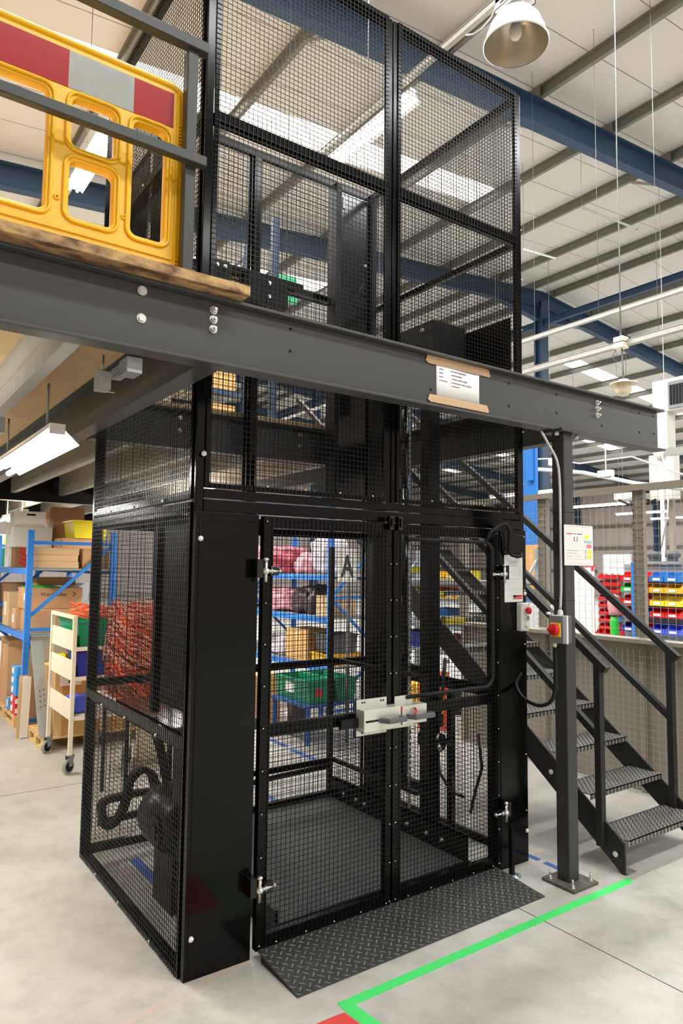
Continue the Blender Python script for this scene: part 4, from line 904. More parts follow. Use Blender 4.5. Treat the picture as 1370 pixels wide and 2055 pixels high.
# ---------------- grey mesh partition
t = thing('mesh_partition', (4, .5, 0), 'grey steel partition with white mesh behind the stairs', 'partition')
for y in (-1.9, -.85, .32, 1.28, 2.3):
    b = MB(); b.box(3.98, y - .045, 1.22, 4.03, y + .045, 2.40); b.box(3.985, y - .02, 0, 4.02, y + .02, 1.20); b.build('post', 'fence_grey', t)
    b = MB()
    for k in range(24):
        for s in (-1, 1): b.box(3.965, y + s * .045 - .012, 1.245 + k * .05, 3.98, y + s * .045 + .012, 1.25 + k * .05)
    b.build('mesh_hooks', 'fence_grey', t)
b = MB(); b.box(3.95, -1.95, 2.40, 4.05, 2.35, 2.45); b.build('top_rail', 'fence_grey', t)
b = MB(); b.box(3.90, -1.95, 1.19, 4.06, 2.35, 1.205); b.box(3.90, -1.95, 1.175, 3.91, 2.35, 1.19); b.build('ledge', 'fence_grey', t)
b = MB(); b.box(4.02, -1.95, 0, 4.035, 2.35, 1.19); b.build('lower_sheet', 'fence_sheet', t)
b = MB(); b.wires('x', 3.972, -1.9, 2.3, 1.21, 2.40, .062, .0024); b.build('upper_mesh', 'fence_wire', t)
b = MB(); b.wires('x', 3.93, -1.9, 2.3, .0, 1.12, .05, .0018); b.build('lower_mesh', 'fence_wire', t)

# ---------------- floor markings
def flat(name, poly, material, label, cat, z=.0012, group=None):
    b = MB(); b.prism(poly, 'z', .0, z); return tag(b.build(name, material), label, cat, group)
flat('floor_tape', [(.46, -.485), (2.50, -.485), (2.46, -.535), (.515, -.535), (.515, -.545), (.56, -1.0), (.50, -1.0), (.455, -.55)], 'green_tape', 'bright green L shaped tape line on the floor before the ramp', 'tape')
flat('floor_tape', [(.40, -.545), (.45, -.55), (.49, -.95), (-.25, -.95), (-.25, -.545)], 'red_tape', 'red floor tape inside the green corner at bottom edge', 'tape')
for i, (x, y0, y1) in enumerate(((2.26, -.04, .09), (2.26, -.20, -.085))):
    flat('floor_tape', [(x - .02, y0), (x + .02, y0), (x + .02, y1), (x - .02, y1)], 'blue_tape', ('blue tape dash on floor touching the right door panel' if i == 0 else 'blue tape dash on floor just left of the box column'), 'tape')
for i, (x, y0, y1) in enumerate(((.25, .55, 1.32), (1.47, 1.62, 2.0), (1.47, 2.1, 2.45), (2.33, 2.5, 2.95), (2.35, 3.05, 3.5))):
    flat('floor_tape', [(x - .03, y0), (x + .03, y0), (x + .03, y1), (x - .03, y1)], 'blue_tape', ('blue tape dash on the floor under the motor in the cage', 'short blue dash on the floor just behind the lift platform', 'blue dash on the floor behind the lift, second going back', 'blue dash on the floor in front of the blue cart', 'blue dash on the floor beside the blue cart')[i], 'tape', group='blue floor dashes by the cage')
b = MB(); b.bar((1.66, 8, .0004), (1.72, -10, .0004), .006, .0008); b.bar((-9, 3.03, .0004), (4, 2.96, .0004), .006, .0008)
for i, (xa, ya, xb, yb) in enumerate(((-.32, -.16, -.05, -.11), (-.0, -.10, .32, -.03), (2.22, .05, 2.40, .02))):
    flat('old_tape_mark', [(xa, ya), (xb, yb), (xb, yb + .05), (xa, ya + .05)], 'floor_patch', ('faded peach tape mark left of the front corner', 'faded peach tape mark under the left panel', 'faded peach tape mark right of the right panel')[i], 'mark', .0006)
o = b.build('trim_9', 'base_plate'); struct(o, 'thin dark joint lines in the concrete floor')
# ================================================================ stock, racking and trolleys
def rack(name, label, axis, a0, a1, c0, c1, H, levels, mt='blue_rack', board='shelf_grey', group=None, z0=0., bh=.06, spans=None, brace=None):
    """beams run along `axis` from a0 to a1; end frames span c0..c1 in the other axis."""
    mid = ((a0 + a1) / 2, (c0 + c1) / 2) if axis == 'x' else ((c0 + c1) / 2, (a0 + a1) / 2)
    t = thing(name, (mid[0], mid[1], z0), label, 'shelving', group)
    def P(a, c): return (a, c) if axis == 'x' else (c, a)
    s = .028
    ends = spans or [a0, a1]
    for a in ends:
        for c in (c0, c1):
            x, y = P(a, c); b = MB(); b.box(x - s, y - s, z0, x + s, y + s, z0 + H)
            u = b.build('upright', mt, t)
            h = MB()
            for k in range(int(H / .05)): h.box(x - s * .5, y - s - .0006, z0 + .03 + .05 * k, x - s * .2, y - s, z0 + .042 + .05 * k)
            h.build('slots', 'blue_rack_dark', u)
        b = MB(); zz = [.15 + z0, z0 + H - .12]; n = max(2, int((H - .2) / .5)); st = (H - .27) / n
        if brace:
            for (ca, za, cb, zb) in brace: b.bar(P(a, ca) + (za,), P(a, cb) + (zb,), .02, .035)
            b.build('end_brace', mt, t); continue
        for k in range(n):
            za, zb = z0 + .15 + st * k, z0 + .15 + st * (k + 1)
            ca, cb = (c0, c1) if k % 2 == 0 else (c1, c0)
            b.bar(P(a, ca) + (za,), P(a, cb) + (zb,), .02, .03)
        for k in range(0, n + 1, 2): b.bar(P(a, c0) + (z0 + .15 + st * k,), P(a, c1) + (z0 + .15 + st * k,), .02, .03)
        b.build('end_brace', mt, t)
    for z in levels:
        b = MB()
        for c in (c0, c1):
            x0, y0 = P(a0 + s, c - .02); x1, y1 = P(a1 - s, c + .02); b.box(x0, y0, z - bh, x1, y1, z)
        b.build('beam', mt, t)
        x0, y0 = P(a0, c0 + .02); x1, y1 = P(a1, c1 - .02); b = MB(); b.box(x0, y0, z - .02, x1, y1, z + .004); b.build('shelf_board', board, t)
    return t
def carton(x0, y0, z0, x1, y1, z1, label, material='card', group=None, flaps=False, lab=None, name='cardboard_box'):
    t = thing(name, ((x0 + x1) / 2, (y0 + y1) / 2, z0), label, 'box', group)
    b = MB(); b.box(x0, y0, z0, x1, y1, z1); b.build('carton', material, t, bevel=.004)
    b = MB(); ym = (y0 + y1) / 2
    b.box(x0 - .0006, ym - .024, z0 + .6 * (z1 - z0), x1 + .0006, ym + .024, z1 + .0008); b.build('sealing_tape', 'card_light' if material != 'card_light' else 'card', t)
    if lab:
        u0, v0, u1, v1 = lab; b = MB(); b.box(x0 - .001, y1 - (y1 - y0) * u1, z0 + (z1 - z0) * v0, x0, y1 - (y1 - y0) * u0, z0 + (z1 - z0) * v1); b.build('paper_label', 'paper', t)
    if flaps:
        b = MB(); b.rbox(((x0 + x1) / 2, y0 - .04, z1 + .03), (x1 - x0, .004, .12), 0, .9); b.rbox(((x0 + x1) / 2, y1 + .04, z1 + .03), (x1 - x0, .004, .12), 0, -.9); b.build('flap', material, t)
    return t
def crate(x0, y0, z0, x1, y1, z1, label, material, group=None, name='plastic_crate', tp=.03):
    t = thing(name, ((x0 + x1) / 2, (y0 + y1) / 2, z0), label, 'crate', group)
    b = MB(); w = .008
    def ring(zl, zh, il, ih):
        for (a, b_, c, d) in ((0, 0, 1, 0), (0, 1, 1, 1), (0, 0, 0, 1), (1, 0, 1, 1)): pass
    # tapered walls as prisms
    b.prism([(x0 + tp, z0), (x1 - tp, z0), (x1, z1), (x0, z1)], 'y', y0, y0 + w); b.prism([(x0 + tp, z0), (x1 - tp, z0), (x1, z1), (x0, z1)], 'y', y1 - w, y1)
    b.prism([(x0 + tp, z0), (x0 + tp + w, z0), (x0 + w, z1), (x0, z1)], 'y', y0 + w, y1 - w); b.prism([(x1 - tp - w, z0), (x1 - tp, z0), (x1, z1), (x1 - w, z1)], 'y', y0 + w, y1 - w)
    b.box(x0 + tp, y0 + w, z0, x1 - tp, y1 - w, z0 + .006); b.build('tub', material, t)
    b = MB(); r = .012
    b.box(x0 - r, y0 - r, z1 - .02, x1 + r, y0, z1); b.box(x0 - r, y1, z1 - .02, x1 + r, y1 + r, z1); b.box(x0 - r, y0, z1 - .02, x0, y1, z1); b.box(x1, y0, z1 - .02, x1 + r, y1, z1); b.build('rim', material, t, bevel=.003)
    return t
def lump(mb, c, r, seed=0, n=3, amp=.25, flat=.0):
    bm = bmesh.new(); bmesh.ops.create_icosphere(bm, subdivisions=n, radius=1); vs = []
    for v in bm.verts:
        p_ = v.co.copy(); q = Vector([math.copysign(abs(k) ** .7, k) for k in p_]); d = 1 + amp * noise.noise(p_ * 1.8 + Vector((seed * 3.1, seed, 0))) + amp * .45 * noise.noise(p_ * 5 + Vector((seed, 0, seed * 2)))
        q *= d; z = max(q.z, -.8); vs.append((c[0] + q.x * r[0], c[1] + q.y * r[1], c[2] + (z + .8) / 1.8 * 2 * r[2]))
    mb._add(vs, [tuple(v.index for v in f.verts) for f in bm.faces], True); bm.free(); return mb
def bag(c, r, label, material, seed, group=None):
    b = MB(); lump(b, c, r, seed, 4, .3); return tag(b.build('plastic_bag', material), label, 'bag', group)

# --- rack at far left, with its end frame facing us
rack('pallet_rack', 'bright blue boltless rack left of the cage holding cartons', 'y', 4.86, 8.6, .30, 1.16, 2.10, [1.70, 1.02], spans=[4.86, 6.7, 8.6], brace=[(.30, 1.97, 1.16, 1.97), (.30, 1.19, 1.16, 1.97), (.30, 1.07, 1.16, 1.07), (.30, .98, 1.16, .2), (.30, .15, 1.16, .15)])
carton(.34, 4.895, 1.705, .80, 5.22, 1.775, 'lowest of three flat tan cartons on the blue rack', 'card_light', name='flat_carton')
carton(.335, 4.895, 1.776, .79, 5.22, 1.846, 'middle of three flat tan cartons on the blue rack', 'card_light', name='flat_carton')
carton(.33, 4.895, 1.847, .80, 5.22, 1.92, 'topmost of three flat tan cartons on the blue rack', 'card_light', name='flat_carton')
carton(.84, 4.9, 1.705, 1.12, 5.2, 1.92, 'brown carton right of the flat tan cartons by the cage', 'card')
b = MB(); b.box(.34, 5.86, 1.705, .50, 6.1, 1.94); t = tag(b.build('printed_box', 'card_dark'), 'brown and red printed box standing behind the blue upright', 'box')
b = MB(); [b.rbox((.42, 5.859, 1.75 + .055 * k), (.10 - .02 * (k % 2), .003, .03), 0, 0, .5) for k in range(4)]; b.build('red_print', 'carton_red', t)
carton(.31, 6.12, 1.705, .62, 6.35, 1.94, 'lower square white box at left on the blue rack', 'white_sheet', name='white_box')
carton(.31, 5.88, 1.941, .74, 6.35, 2.185, 'wide white box on the upper blue shelf', 'white_sheet', name='white_box')
t = carton(.33, 5.90, 2.186, .66, 6.25, 2.365, 'small white archive box with hand hole, topmost of its stack', 'white_sheet', name='white_box')
b = MB(); b.rbox((.50, 5.899, 2.325), (.10, .003, .022)); b.build('hand_hole', 'black_matt', t)
carton(.76, 5.95, 2.00, 1.12, 6.4, 2.44, 'large brown carton behind the white archive box', 'card_dark')
carton(.76, 5.75, 1.705, 1.12, 6.4, 1.999, 'brown carton right of the stack of white boxes on the rack', 'card')
crate(.82, 5.28, 2.045, 1.22, 5.7, 2.25, 'yellow plastic crate on the upper blue shelf', 'yellow_crate')
carton(.72, 5.3, 1.705, 1.13, 5.68, 2.044, 'brown carton directly beneath the yellow plastic crate', 'card')
crate(.33, 6.85, 1.705, .6, 7.2, 1.95, 'green plastic crate at the left edge on the blue rack', 'teal_crate')
carton(.33, 7.22, 1.705, .9, 7.6, 2.1, 'brown carton with green sticker at the left edge of the rack', 'card_dark', lab=(.2, .5, .6, .8))
carton(.33, 7.65, 1.705, .9, 8.2, 2.15, 'tall brown carton at the far end of the upper blue shelf', 'card_dark')
t = carton(.34, 5.15, 1.262, .92, 5.6, 1.49, 'large brown carton with printed name on the middle blue shelf', 'card', lab=(.7, .4, .85, .75))
text('printed_name', 'Weidmüller', .058, (.48, 5.1492, 1.40), (1, 0, 0), (0, 0, 1), 'ink_black', t)
b = MB(); b.path([(.815, 5.1485, 1.445), (.85, 5.1485, 1.422), (.815, 5.1485, 1.40)], .004, 4); b.build('printed_mark', 'ink_black', t)
carton(.36, 5.0, 1.026, .95, 5.5, 1.26, 'long brown carton lying beneath the printed carton', 'card', lab=(.7, .4, .85, .75))
carton(.31, 5.52, 1.026, .52, 5.75, 1.255, 'small brown carton left of the long carton on the blue shelf', 'card', lab=(.2, .3, .6, .7))
carton(.31, 5.95, 1.026, .8, 6.3, 1.42, 'brown carton at left edge on the middle blue shelf', 'card_light', lab=(.3, .3, .6, .7))
carton(.31, 6.75, 1.026, .9, 7.4, 1.5, 'brown carton far back on the middle blue shelf', 'card')
b = MB()
b.box(.36, 5.17, 1.491, .70, 5.55, 1.502); b.box(.40, 5.2, 1.502, .62, 5.5, 1.512); tag(b.build('green_tray', 'green_bin'), 'flat green plastic tray lying on the printed carton', 'tray')
b = MB(); b.box(.45, 5.22, 1.513, .86, 5.55, 1.60); tag(b.build('flat_package', 'card_dark'), 'dark flat package lying on the flat green tray', 'package')
bag((.6, 6.47, 1.03), (.18, .12, .12), 'crumpled grey plastic bag on the middle blue shelf', 'dark_bag', 3)
b = MB(); b.rbox((.97, 5.66, 1.29), (.3, .01, .48), 0, .1); tag(b.build('steel_sheet', 'shelf_grey'), 'grey steel sheet leaning behind the trolley on the rack', 'sheet')
# below: cartons and small boxes on a pallet
def pallet(x0, y0, x1, y1, label):
    t = thing('pallet', (x0, y0, 0), label, 'pallet')
    b = MB(); n = 6
    for k in range(n):
        ya = y0 + (y1 - y0) * k / n; b.box(x0, ya, .105, x1, ya + (y1 - y0) / n * .8, .125)
    b.build('deck_boards', 'pallet', t)
    for x in (x0, (x0 + x1) / 2 - .04, x1 - .08):
        b = MB(); b.box(x, y0, .09, x + .08, y1, .105); b.box(x, y0, 0, x + .08, y1, .015)
        for y in (y0, (y0 + y1) / 2 - .05, y1 - .1): b.box(x, y, .015, x + .08, y + .1, .09)
        b.build('bearer', 'pallet', t)
    return t
pallet(.30, 5.3, 1.1, 6.5, 'pale wooden pallet on the floor under the blue rack')
pallet(.34, 4.12, 1.3, 4.80, 'pale wooden pallet under the plywood crate behind the trolley')
z = .126
for k, (mt, lb) in enumerate((('carton_red', 'lower red and white carton on the pallet'), ('carton_red', 'upper red and white carton on the pallet'), ('carton_blue', 'lowest bright blue carton above the red cartons'), ('carton_blue', 'middle bright blue carton above the red cartons'), ('carton_blue', 'topmost bright blue carton of the small stack'))):
    h = .10; t = carton(.31, 5.32 + .01 * (k % 2), z, .55, 5.6, z + h, lb, mt, lab=(.15, .2, .5, .8), name='small_carton'); z += h + .001
    if k < 2: b = MB(); b.box(.31, 5.3185, z - h + .02, .36, 5.3195 + .01 * (k % 2) - .0005, z - .03); b.build('white_print', 'white_sheet', t)
carton(.31, 5.65, .126, .56, 5.85, .25, 'single bright blue carton left of the small stack', 'carton_blue', lab=(.3, .2, .6, .8), name='small_carton')
carton(.34, 4.98, .002, .75, 5.25, .88, 'tall brown carton standing on end behind the blue upright', 'card', lab=(.3, .7, .5, .8))
carton(.33, 5.95, .126, .8, 6.4, .80, 'brown carton on the pallet at the left edge', 'card', flaps=True)
b = MB(); b.rbox((.302, 4.76, .31), (.075, .012, .60), 0, 0, .02); tag(b.build('white_board', 'white_plastic'), 'white plastic board standing against the blue upright', 'board')
b = MB(); b.rbox((.278, 4.80, .31), (.085, .006, .62), 0, 0, .02); tag(b.build('card_strip', 'card_light'), 'cardboard strip standing behind the white board', 'board')
# leaning galvanised channel
t = thing('metal_channel', (.38, 4.35, .126), 'galvanised metal channel with rows of holes leaning on the crate', 'channel')
b = MB(); A, B = Vector((.368, 4.17, .128)), Vector((.33, 4.52, .99)); b.bar(A, B, .10, .003, (0, -1, .5)); b.bar(A + Vector((.05, .02, 0)), B + Vector((.05, .02, 0)), .003, .04, (0, -1, .5)); b.bar(A + Vector((-.05, .02, 0)), B + Vector((-.05, .02, 0)), .003, .04, (0, -1, .5)); b.build('channel', 'galv', t)
b = MB()
for k in range(4):
    for s in (-.015, .022):
        q = A + (B - A) * (.30 + .055 * k + (.012 if s > 0 else 0)) + Vector((s, 0, 0)); n_ = Vector((0, -.888, .46)); b.tube(q + n_ * .0015, q + n_ * .0035, .006, 8)
b.build('holes', 'black_matt', t)
b = MB(); b.box(.335, 4.80, .74, .86, 4.805, 1.02); b.box(.335, 4.78, 1.0, .86, 4.80, 1.015); tag(b.build('metal_plate', 'galv'), 'folded galvanised plate propped across the end of the rack', 'plate')
# plywood crate
t = thing('plywood_crate', (.8, 4.5, .126), 'large plywood crate on a pallet behind the trolley', 'crate')
b = MB(); b.box(.44, 4.15, .126, 1.28, 4.78, .74); b.build('box', 'plywood', t)
b = MB(); [b.box(.436, 4.145, z, 1.284, 4.15, z + .003) for z in (.28, .45, .60)]; b.box(.43, 4.14, .126, .50, 4.15, .74); b.box(1.2, 4.14, .126, 1.29, 4.15, .74); b.build('battens', 'pallet', t)
t = thing('letter_sign', (.56, 4.13, .6), 'white paper sign with letter B on the plywood crate', 'sign')
b = MB(); b.rbox((.57, 4.136, .655), (.20, .003, .13)); b.build('paper', 'paper', t); text('letter', 'B', .10, (.545, 4.134, .618), (1, 0, 0), (0, 0, 1), 'ink_black', t, bold=.003)

# --- cream trolley
def trolley():
    x0, x1, y0, y1 = .37, .86, 3.30, 4.07
    t = thing('service_trolley', ((x0 + x1) / 2, 3.7, 0), 'cream metal three tier trolley on grey castors left of the cage', 'trolley')
    for x in (x0, x1):
        for y in (y0, y1):
            b = MB(); b.box(x - .015, y - .02, .15, x + .015, y + .02, 1.28); b.build('post', 'cream', t)
    b = MB(); [b.box(x - .015, y0 - .02, 1.28, x + .015, y1 + .02, 1.31) for x in (x0, x1)]; b.build('handle_rail', 'cream', t)
    for z in (1.01, .76, .43):
        b = MB(); b.box(x0, y0, z, x1, y1, z + .012); b.box(x0 - .004, y0 + .02, z, x0 + .004, y1 - .02, z + .17); b.box(x1 - .004, y0 + .02, z, x1 + .004, y1 - .02, z + .17); b.box(x0, y0 - .004, z, x1, y0 + .004, z + .035); b.box(x0, y1 - .004, z, x1, y1 + .004, z + .035); b.build('tray', 'cream', t)
    for x in (x0, x1):
        for y in (y0, y1):
            R_ = Matrix.Rotation(.55, 3, 'Z')
            def rot(mb):
                mb.v = [tuple(R_ @ (Vector(v) - Vector((x, y, 0))) + Vector((x, y, 0))) for v in mb.v]; return mb
            c = MB(); pr = [(x - .03, .15), (x + .035, .15), (x + .012, .06), (x - .018, .06)]; c.prism(pr, 'y', y - .022, y - .018); c.prism(pr, 'y', y + .018, y + .022); c.box(x - .032, y - .022, .146, x + .037, y + .022, .152); cs = rot(c).build('castor', 'grey_box', t)
            w = MB(); w.lathe([(.0, -.012), (.034, -.014), (.05, -.014), (.058, -.010), (.0615, 0), (.058, .010), (.05, .014), (.034, .014), (.0, .012)], (x - .012, y, .062), 28, 'y'); rot(w).build('tyre', 'grey_sheet', cs)
            w = MB(); w.lathe([(.0, -.0165), (.042, -.0165), (.042, .0165), (.0, .0165)], (x - .012, y, .062), 24, 'y'); rot(w).build('wheel_centre', 'black_matt', cs)
trolley()
crate(.41, 3.36, 1.023, .83, 4.02, 1.26, 'green plastic crate on the top tray of the cream trolley', 'teal_crate')
carton(.47, 3.42, 1.031, .76, 3.95, 1.16, 'white box lying inside the green crate on the trolley', 'white_sheet', name='white_box')
crate(.40, 3.34, .773, .82, 3.62, 1.0, 'dark blue plastic crate on the middle tray of the trolley', 'navy_bin')
b = MB(); b.rbox((.48, 3.92, .85), (.12, .12, .15), .3); tag(b.build('yellow_packet', 'yellow_crate'), 'yellow packet on the middle tray of the trolley', 'packet')
b = MB(); b.lathe([(.0, .0), (.045, .0), (.05, .12), (.06, .16), (.04, .2), (.0, .21)], (.56, 3.76, .775), 20); tag(b.build('plastic_tub', 'white_bag'), 'clear plastic tub beside the yellow packet on the trolley', 'tub')
b = MB(); b.rbox((.52, 3.60, .52), (.2, .16, .15), .3); tag(b.build('blue_pouch', 'violet_bin', bevel=.02), 'violet blue pouch on the bottom tray of the trolley', 'pouch')
b = MB(); b.rbox((.58, 3.87, .468), (.2, .32, .05), .1); tag(b.build('pink_folder', 'ink_red'), 'pink folder lying on the bottom tray of the trolley', 'folder')
bag((.68, 3.42, .443), (.10, .08, .045), 'crumpled white cloth bag on the bottom tray of the trolley', 'white_bag', 5)

# --- heaps of orange netting
def netting(name, c, r, n, label, material, seed, layers=1):
    random.seed(seed); b = MB()
    for k in range(n):
        a0 = random.uniform(0, 6.28); z = random.random(); pts = []
        L_ = random.uniform(.8, 2.2); ph = random.uniform(0, 6.28)
        for i in range(9):
            a = a0 + L_ * i / 8; rr = (1 - .12 * z) * (.9 + .12 * math.sin(3 * a + ph)) / max(abs(math.cos(a)), abs(math.sin(a))) ** .6
            pts.append((c[0] + r[0] * rr * math.cos(a), c[1] + r[1] * rr * math.sin(a), c[2] + r[2] * (z + .12 * math.sin(5 * a + ph)) + .02))
        b.path([(p_[0], p_[1], max(p_[2], c[2] + .004)) for p_ in pts], .0042, 4, caps=False)
    o = b.build(name, material); return o
t = thing('work_table', (.75, 2.5, 0), 'white topped work table carrying orange netting behind the cage', 'table')
b = MB(); b.box(.37, 2.0, .735, 1.25, 2.72, .765); b.build('table_top', 'white_plastic', t)
for x, y in ((.42, 2.03), (1.22, 2.03), (.46, 2.69), (1.22, 2.69)):
    b = MB(); b.box(x - .012, y - .012, 0, x + .012, y + .012, .735); b.build('leg', 'black_matt', t)
b = MB(); lump(b, (.70, 2.38, .766), (.24, .24, .30), 11, 4, .12); core = b.build('netting_core', 'pale_net')
o = netting('netting_heap', (.70, 2.38, .77), (.31, .31, .62), 420, '', 'orange_net', 2); tag(o, 'large heap of orange plastic netting on the table behind the cage', 'netting', kind='stuff'); core.parent = o
o2 = netting('dark_strands', (.70, 2.38, .77), (.33, .32, .34), 110, '', 'dark_net', 5); o2.parent = o
o3 = netting('pale_strands', (.70, 2.38, 1.0), (.32, .32, .42), 260, '', 'pale_net', 6); o3.parent = o
o = netting('netting_roll', (.62, 3.7, 1.262), (.19, .28, .10), 40, '', 'orange_net', 9); tag(o, 'small tangle of orange netting on the green trolley crate', 'netting', kind='stuff')
b = MB(); b.box(1.0, 3.3, .0, 1.22, 3.5, .52); tag(b.build('waste_bin', 'cream', bevel=.01), 'cream bin standing on the floor behind the work table', 'bin')
# --- racks behind the lift seen through the doors
rack('pallet_rack', 'blue rack with plastic bags seen through the left door', 'y', 3.58, 7.4, 3.2, 3.9, 2.15, [1.66, 1.18, .626], spans=[3.58, 5.5, 7.4], z0=0)
bags = [((3.45, 4.95, 1.666), (.22, .36, .17), 'red_bag', 'dark red plastic bag of stock on the upper blue shelf'),
        ((3.45, 4.40, 1.666), (.18, .15, .12), 'pink_bag', 'pink plastic bag beside the dark red bag on the upper shelf'),
        ((3.45, 3.95, 1.666), (.18, .19, .24), 'white_bag', 'tall white plastic bag on the upper shelf by the blue upright'),
        ((3.5, 6.1, 1.666), (.2, .3, .2), 'pink_bag', 'pink bag far along the upper blue shelf'),
        ((3.45, 4.95, 1.186), (.22, .34, .15), 'pink_bag', 'pink plastic bag on the middle blue shelf'),
        ((3.45, 4.35, 1.186), (.22, .24, .17), 'dark_bag', 'dark purple plastic bag on the middle blue shelf'),
        ((3.5, 6.15, 1.186), (.2, .34, .16), 'white_bag', 'white bag far along the middle blue shelf'),
        ((3.45, 4.98, .632), (.16, .22, .13), 'white_bag', 'white plastic sack on the low bench at left')]
for i, (c, r, m_, lb) in enumerate(bags): bag(c, r, lb, m_, i + 20)
carton(3.24, 3.64, 1.186, 3.6, 3.93, 1.42, 'tan carton with blue band at the end of the middle shelf', 'card_light')
b = MB(); b.box(3.165, 4.9, .95, 3.17, 5.12, 1.16); tag(b.build('hanging_sheet', 'paper'), 'white paper sheet hanging from the middle blue shelf', 'paper')
carton(3.25, 4.12, .632, 3.6, 4.62, 1.0, 'tall orange brown carton on the low bench behind the door', 'card_orange')
crate(3.26, 3.66, .632, 3.7, 4.05, .76, 'shallow yellow tray on the low bench', 'yellow_bin', tp=.01)
crate(3.30, 3.68, .765, 3.66, 4.03, .98, 'dark grey tub standing in the shallow yellow tray', 'grey_plastic')
t = thing('letter_sign', (3.0, 3.2, 1.5), 'white sign with big letter A by the stairs behind the door', 'sign')
b = MB(); b.box(2.93, 2.72, 1.60, 2.934, 3.06, 1.94); b.build('board', 'white_sheet', t); text('letter', 'A', .30, (2.9285, 2.99, 1.66), (0, -1, 0), (0, 0, 1), 'ink_black', t, bold=.008)
b = MB(); b.box(2.93, 2.86, 0, 2.95, 2.90, 1.60); b.build('stake', 'grey_box', t)
# blue cart with green crates
t = thing('blue_cart', (2.95, 3.3, 0), 'low blue steel cart carrying green crates behind the lift', 'cart')
b = MB(); b.box(2.5, 2.95, .36, 3.15, 3.65, .39); b.build('deck', 'blue_rack_dark', t)
for x, y in ((2.53, 2.98), (3.12, 2.98), (2.53, 3.62), (3.12, 3.62)):
    b = MB(); b.box(x - .02, y - .02, 0, x + .02, y + .02, .36); b.build('leg', 'blue_rack_dark', t)
t = crate(2.53, 2.98, .391, 2.82, 3.62, .62, 'green crate with red label on the blue cart, nearer one', 'teal_crate')
b = MB(); b.box(2.62, 2.975, .46, 2.70, 2.9795, .54); b.build('red_label', 'red_plastic', t)
b = MB(); b.box(2.535, 3.25, .47, 2.544, 3.42, .57); b.build('white_label', 'paper', t)
crate(2.86, 2.98, .391, 3.13, 3.62, .62, 'green crate on the blue cart, further right one', 'teal_crate')
carton(2.45, 3.95, 0, 2.8, 4.3, .55, 'tall brown carton on the floor left of the blue cart', 'card_orange')
bag((2.98, 3.85, 0), (.12, .10, .22), 'black rubbish sack standing by the tall floor carton', 'dark_bag', 33)

# --- picking bins
def bin_mesh(w, d, h, material, parent=None, lab=True):
    t = thing('picking_bin', (0, 0, 0), 'bin', 'bin')
    b = MB(); th = .004
    side = [(-d, 0), (0, 0), (0, h), (-d * .55, h), (-d * .78, h * .62), (-d, h * .55)]     # (x', z): front at x'=-d
    b.prism(side, 'y', -w / 2, -w / 2 + th); b.prism(side, 'y', w / 2 - th, w / 2)
    b.box(-d, -w / 2 + th, 0, 0, w / 2 - th, th); b.box(-th, -w / 2 + th, th, 0, w / 2 - th, h); b.prism([(-d, 0), (-d + th, 0), (-d + th - .0, h * .52), (-d - .004, h * .55)], 'y', -w / 2 + th, w / 2 - th)
    b.build('tub', material, t)
    if lab: b = MB(); b.box(-d - .006, -w * .25, h * .14, -d - .003, w * .25, h * .38); b.build('label', 'paper', t)
    return t
protos = {}
def place_bin(x, y, z, w, d, h, material, label, group, lab=True):
    k = (w, d, h, material, lab)
    if k not in protos:
        t = bin_mesh(w, d, h, material, lab=lab); protos[k] = t; t.location = (x, y, z)
        for ch in t.children: ch.matrix_parent_inverse = Matrix()
    else: t = dup(protos[k], (x, y, z))
    t['label'] = label; t['group'] = group
    return t
def louvre(x, y0, y1, z0, z1, label):
    t = thing('louvre_rack', (x, (y0 + y1) / 2, 0), label, 'rack')
    b = MB(); b.box(x, y0, z0, x + .02, y1, z1); b.box(x, y0 - .03, 0, x + .04, y0, z1); b.box(x, y1, 0, x + .04, y1 + .03, z1); b.box(x - .2, y0, 0, x + .3, y1, .04); b.build('frame', 'shelf_grey', t)
    b = MB()
    for k in range(int((z1 - z0) / .06)): b.box(x - .008, y0, z0 + .06 * k, x, y1, z0 + .06 * k + .012)
    b.build('louvres', 'shelf_grey', t)
louvre(8.0, 2.02, 2.98, .7, 1.84, 'grey louvred rack of large coloured bins behind the partition')
rows = [(1.60, ['blue_bin', 'blue_bin', 'red_plastic', 'red_plastic'], 'top'), (1.45, ['yellow_bin', 'yellow_bin', 'orange_bin', 'green_bin'], 'second'), (1.275, ['lemon_bin', 'lemon_bin', 'red_plastic', 'red_plastic'], 'third'), (1.12, ['red_plastic', 'red_plastic', 'blue_bin', 'red_plastic'], 'fourth'), (.90, ['violet_bin', 'violet_bin', 'red_plastic', 'navy_bin'], 'bottom')]
pos = ['rightmost', 'second from right', 'third from right', 'leftmost']
cn = {'blue_bin': 'blue', 'red_plastic': 'red', 'yellow_bin': 'amber', 'orange_bin': 'orange', 'green_bin': 'green', 'lemon_bin': 'lemon yellow', 'violet_bin': 'violet blue', 'navy_bin': 'navy'}
for z, cs, rn in rows:
    for k, c in enumerate(cs): place_bin(7.985, 2.15 + .215 * k, z, .205, .26, .13, c, '%s bin, %s in the %s row of the large bin rack' % (cn[c], pos[k], rn), 'large bins on the louvred rack')
louvre(8.3, 3.22, 3.62, .74, 1.76, 'grey louvred rack of small red bins behind the partition')
for r_ in range(8):
    for k in range(3):
        c = 'blue_bin' if (r_ == 6 and k == 0) else 'red_plastic'
        place_bin(8.285, 3.30 + .11 * k, 1.62 - .108 * r_, .10, .11, .080, c, 'small %s bin, %s in the %s row from the top of the small bin rack' % (cn[c], ('right', 'middle', 'left')[k], ORD[r_]), 'small bins on the narrow rack', lab=False)
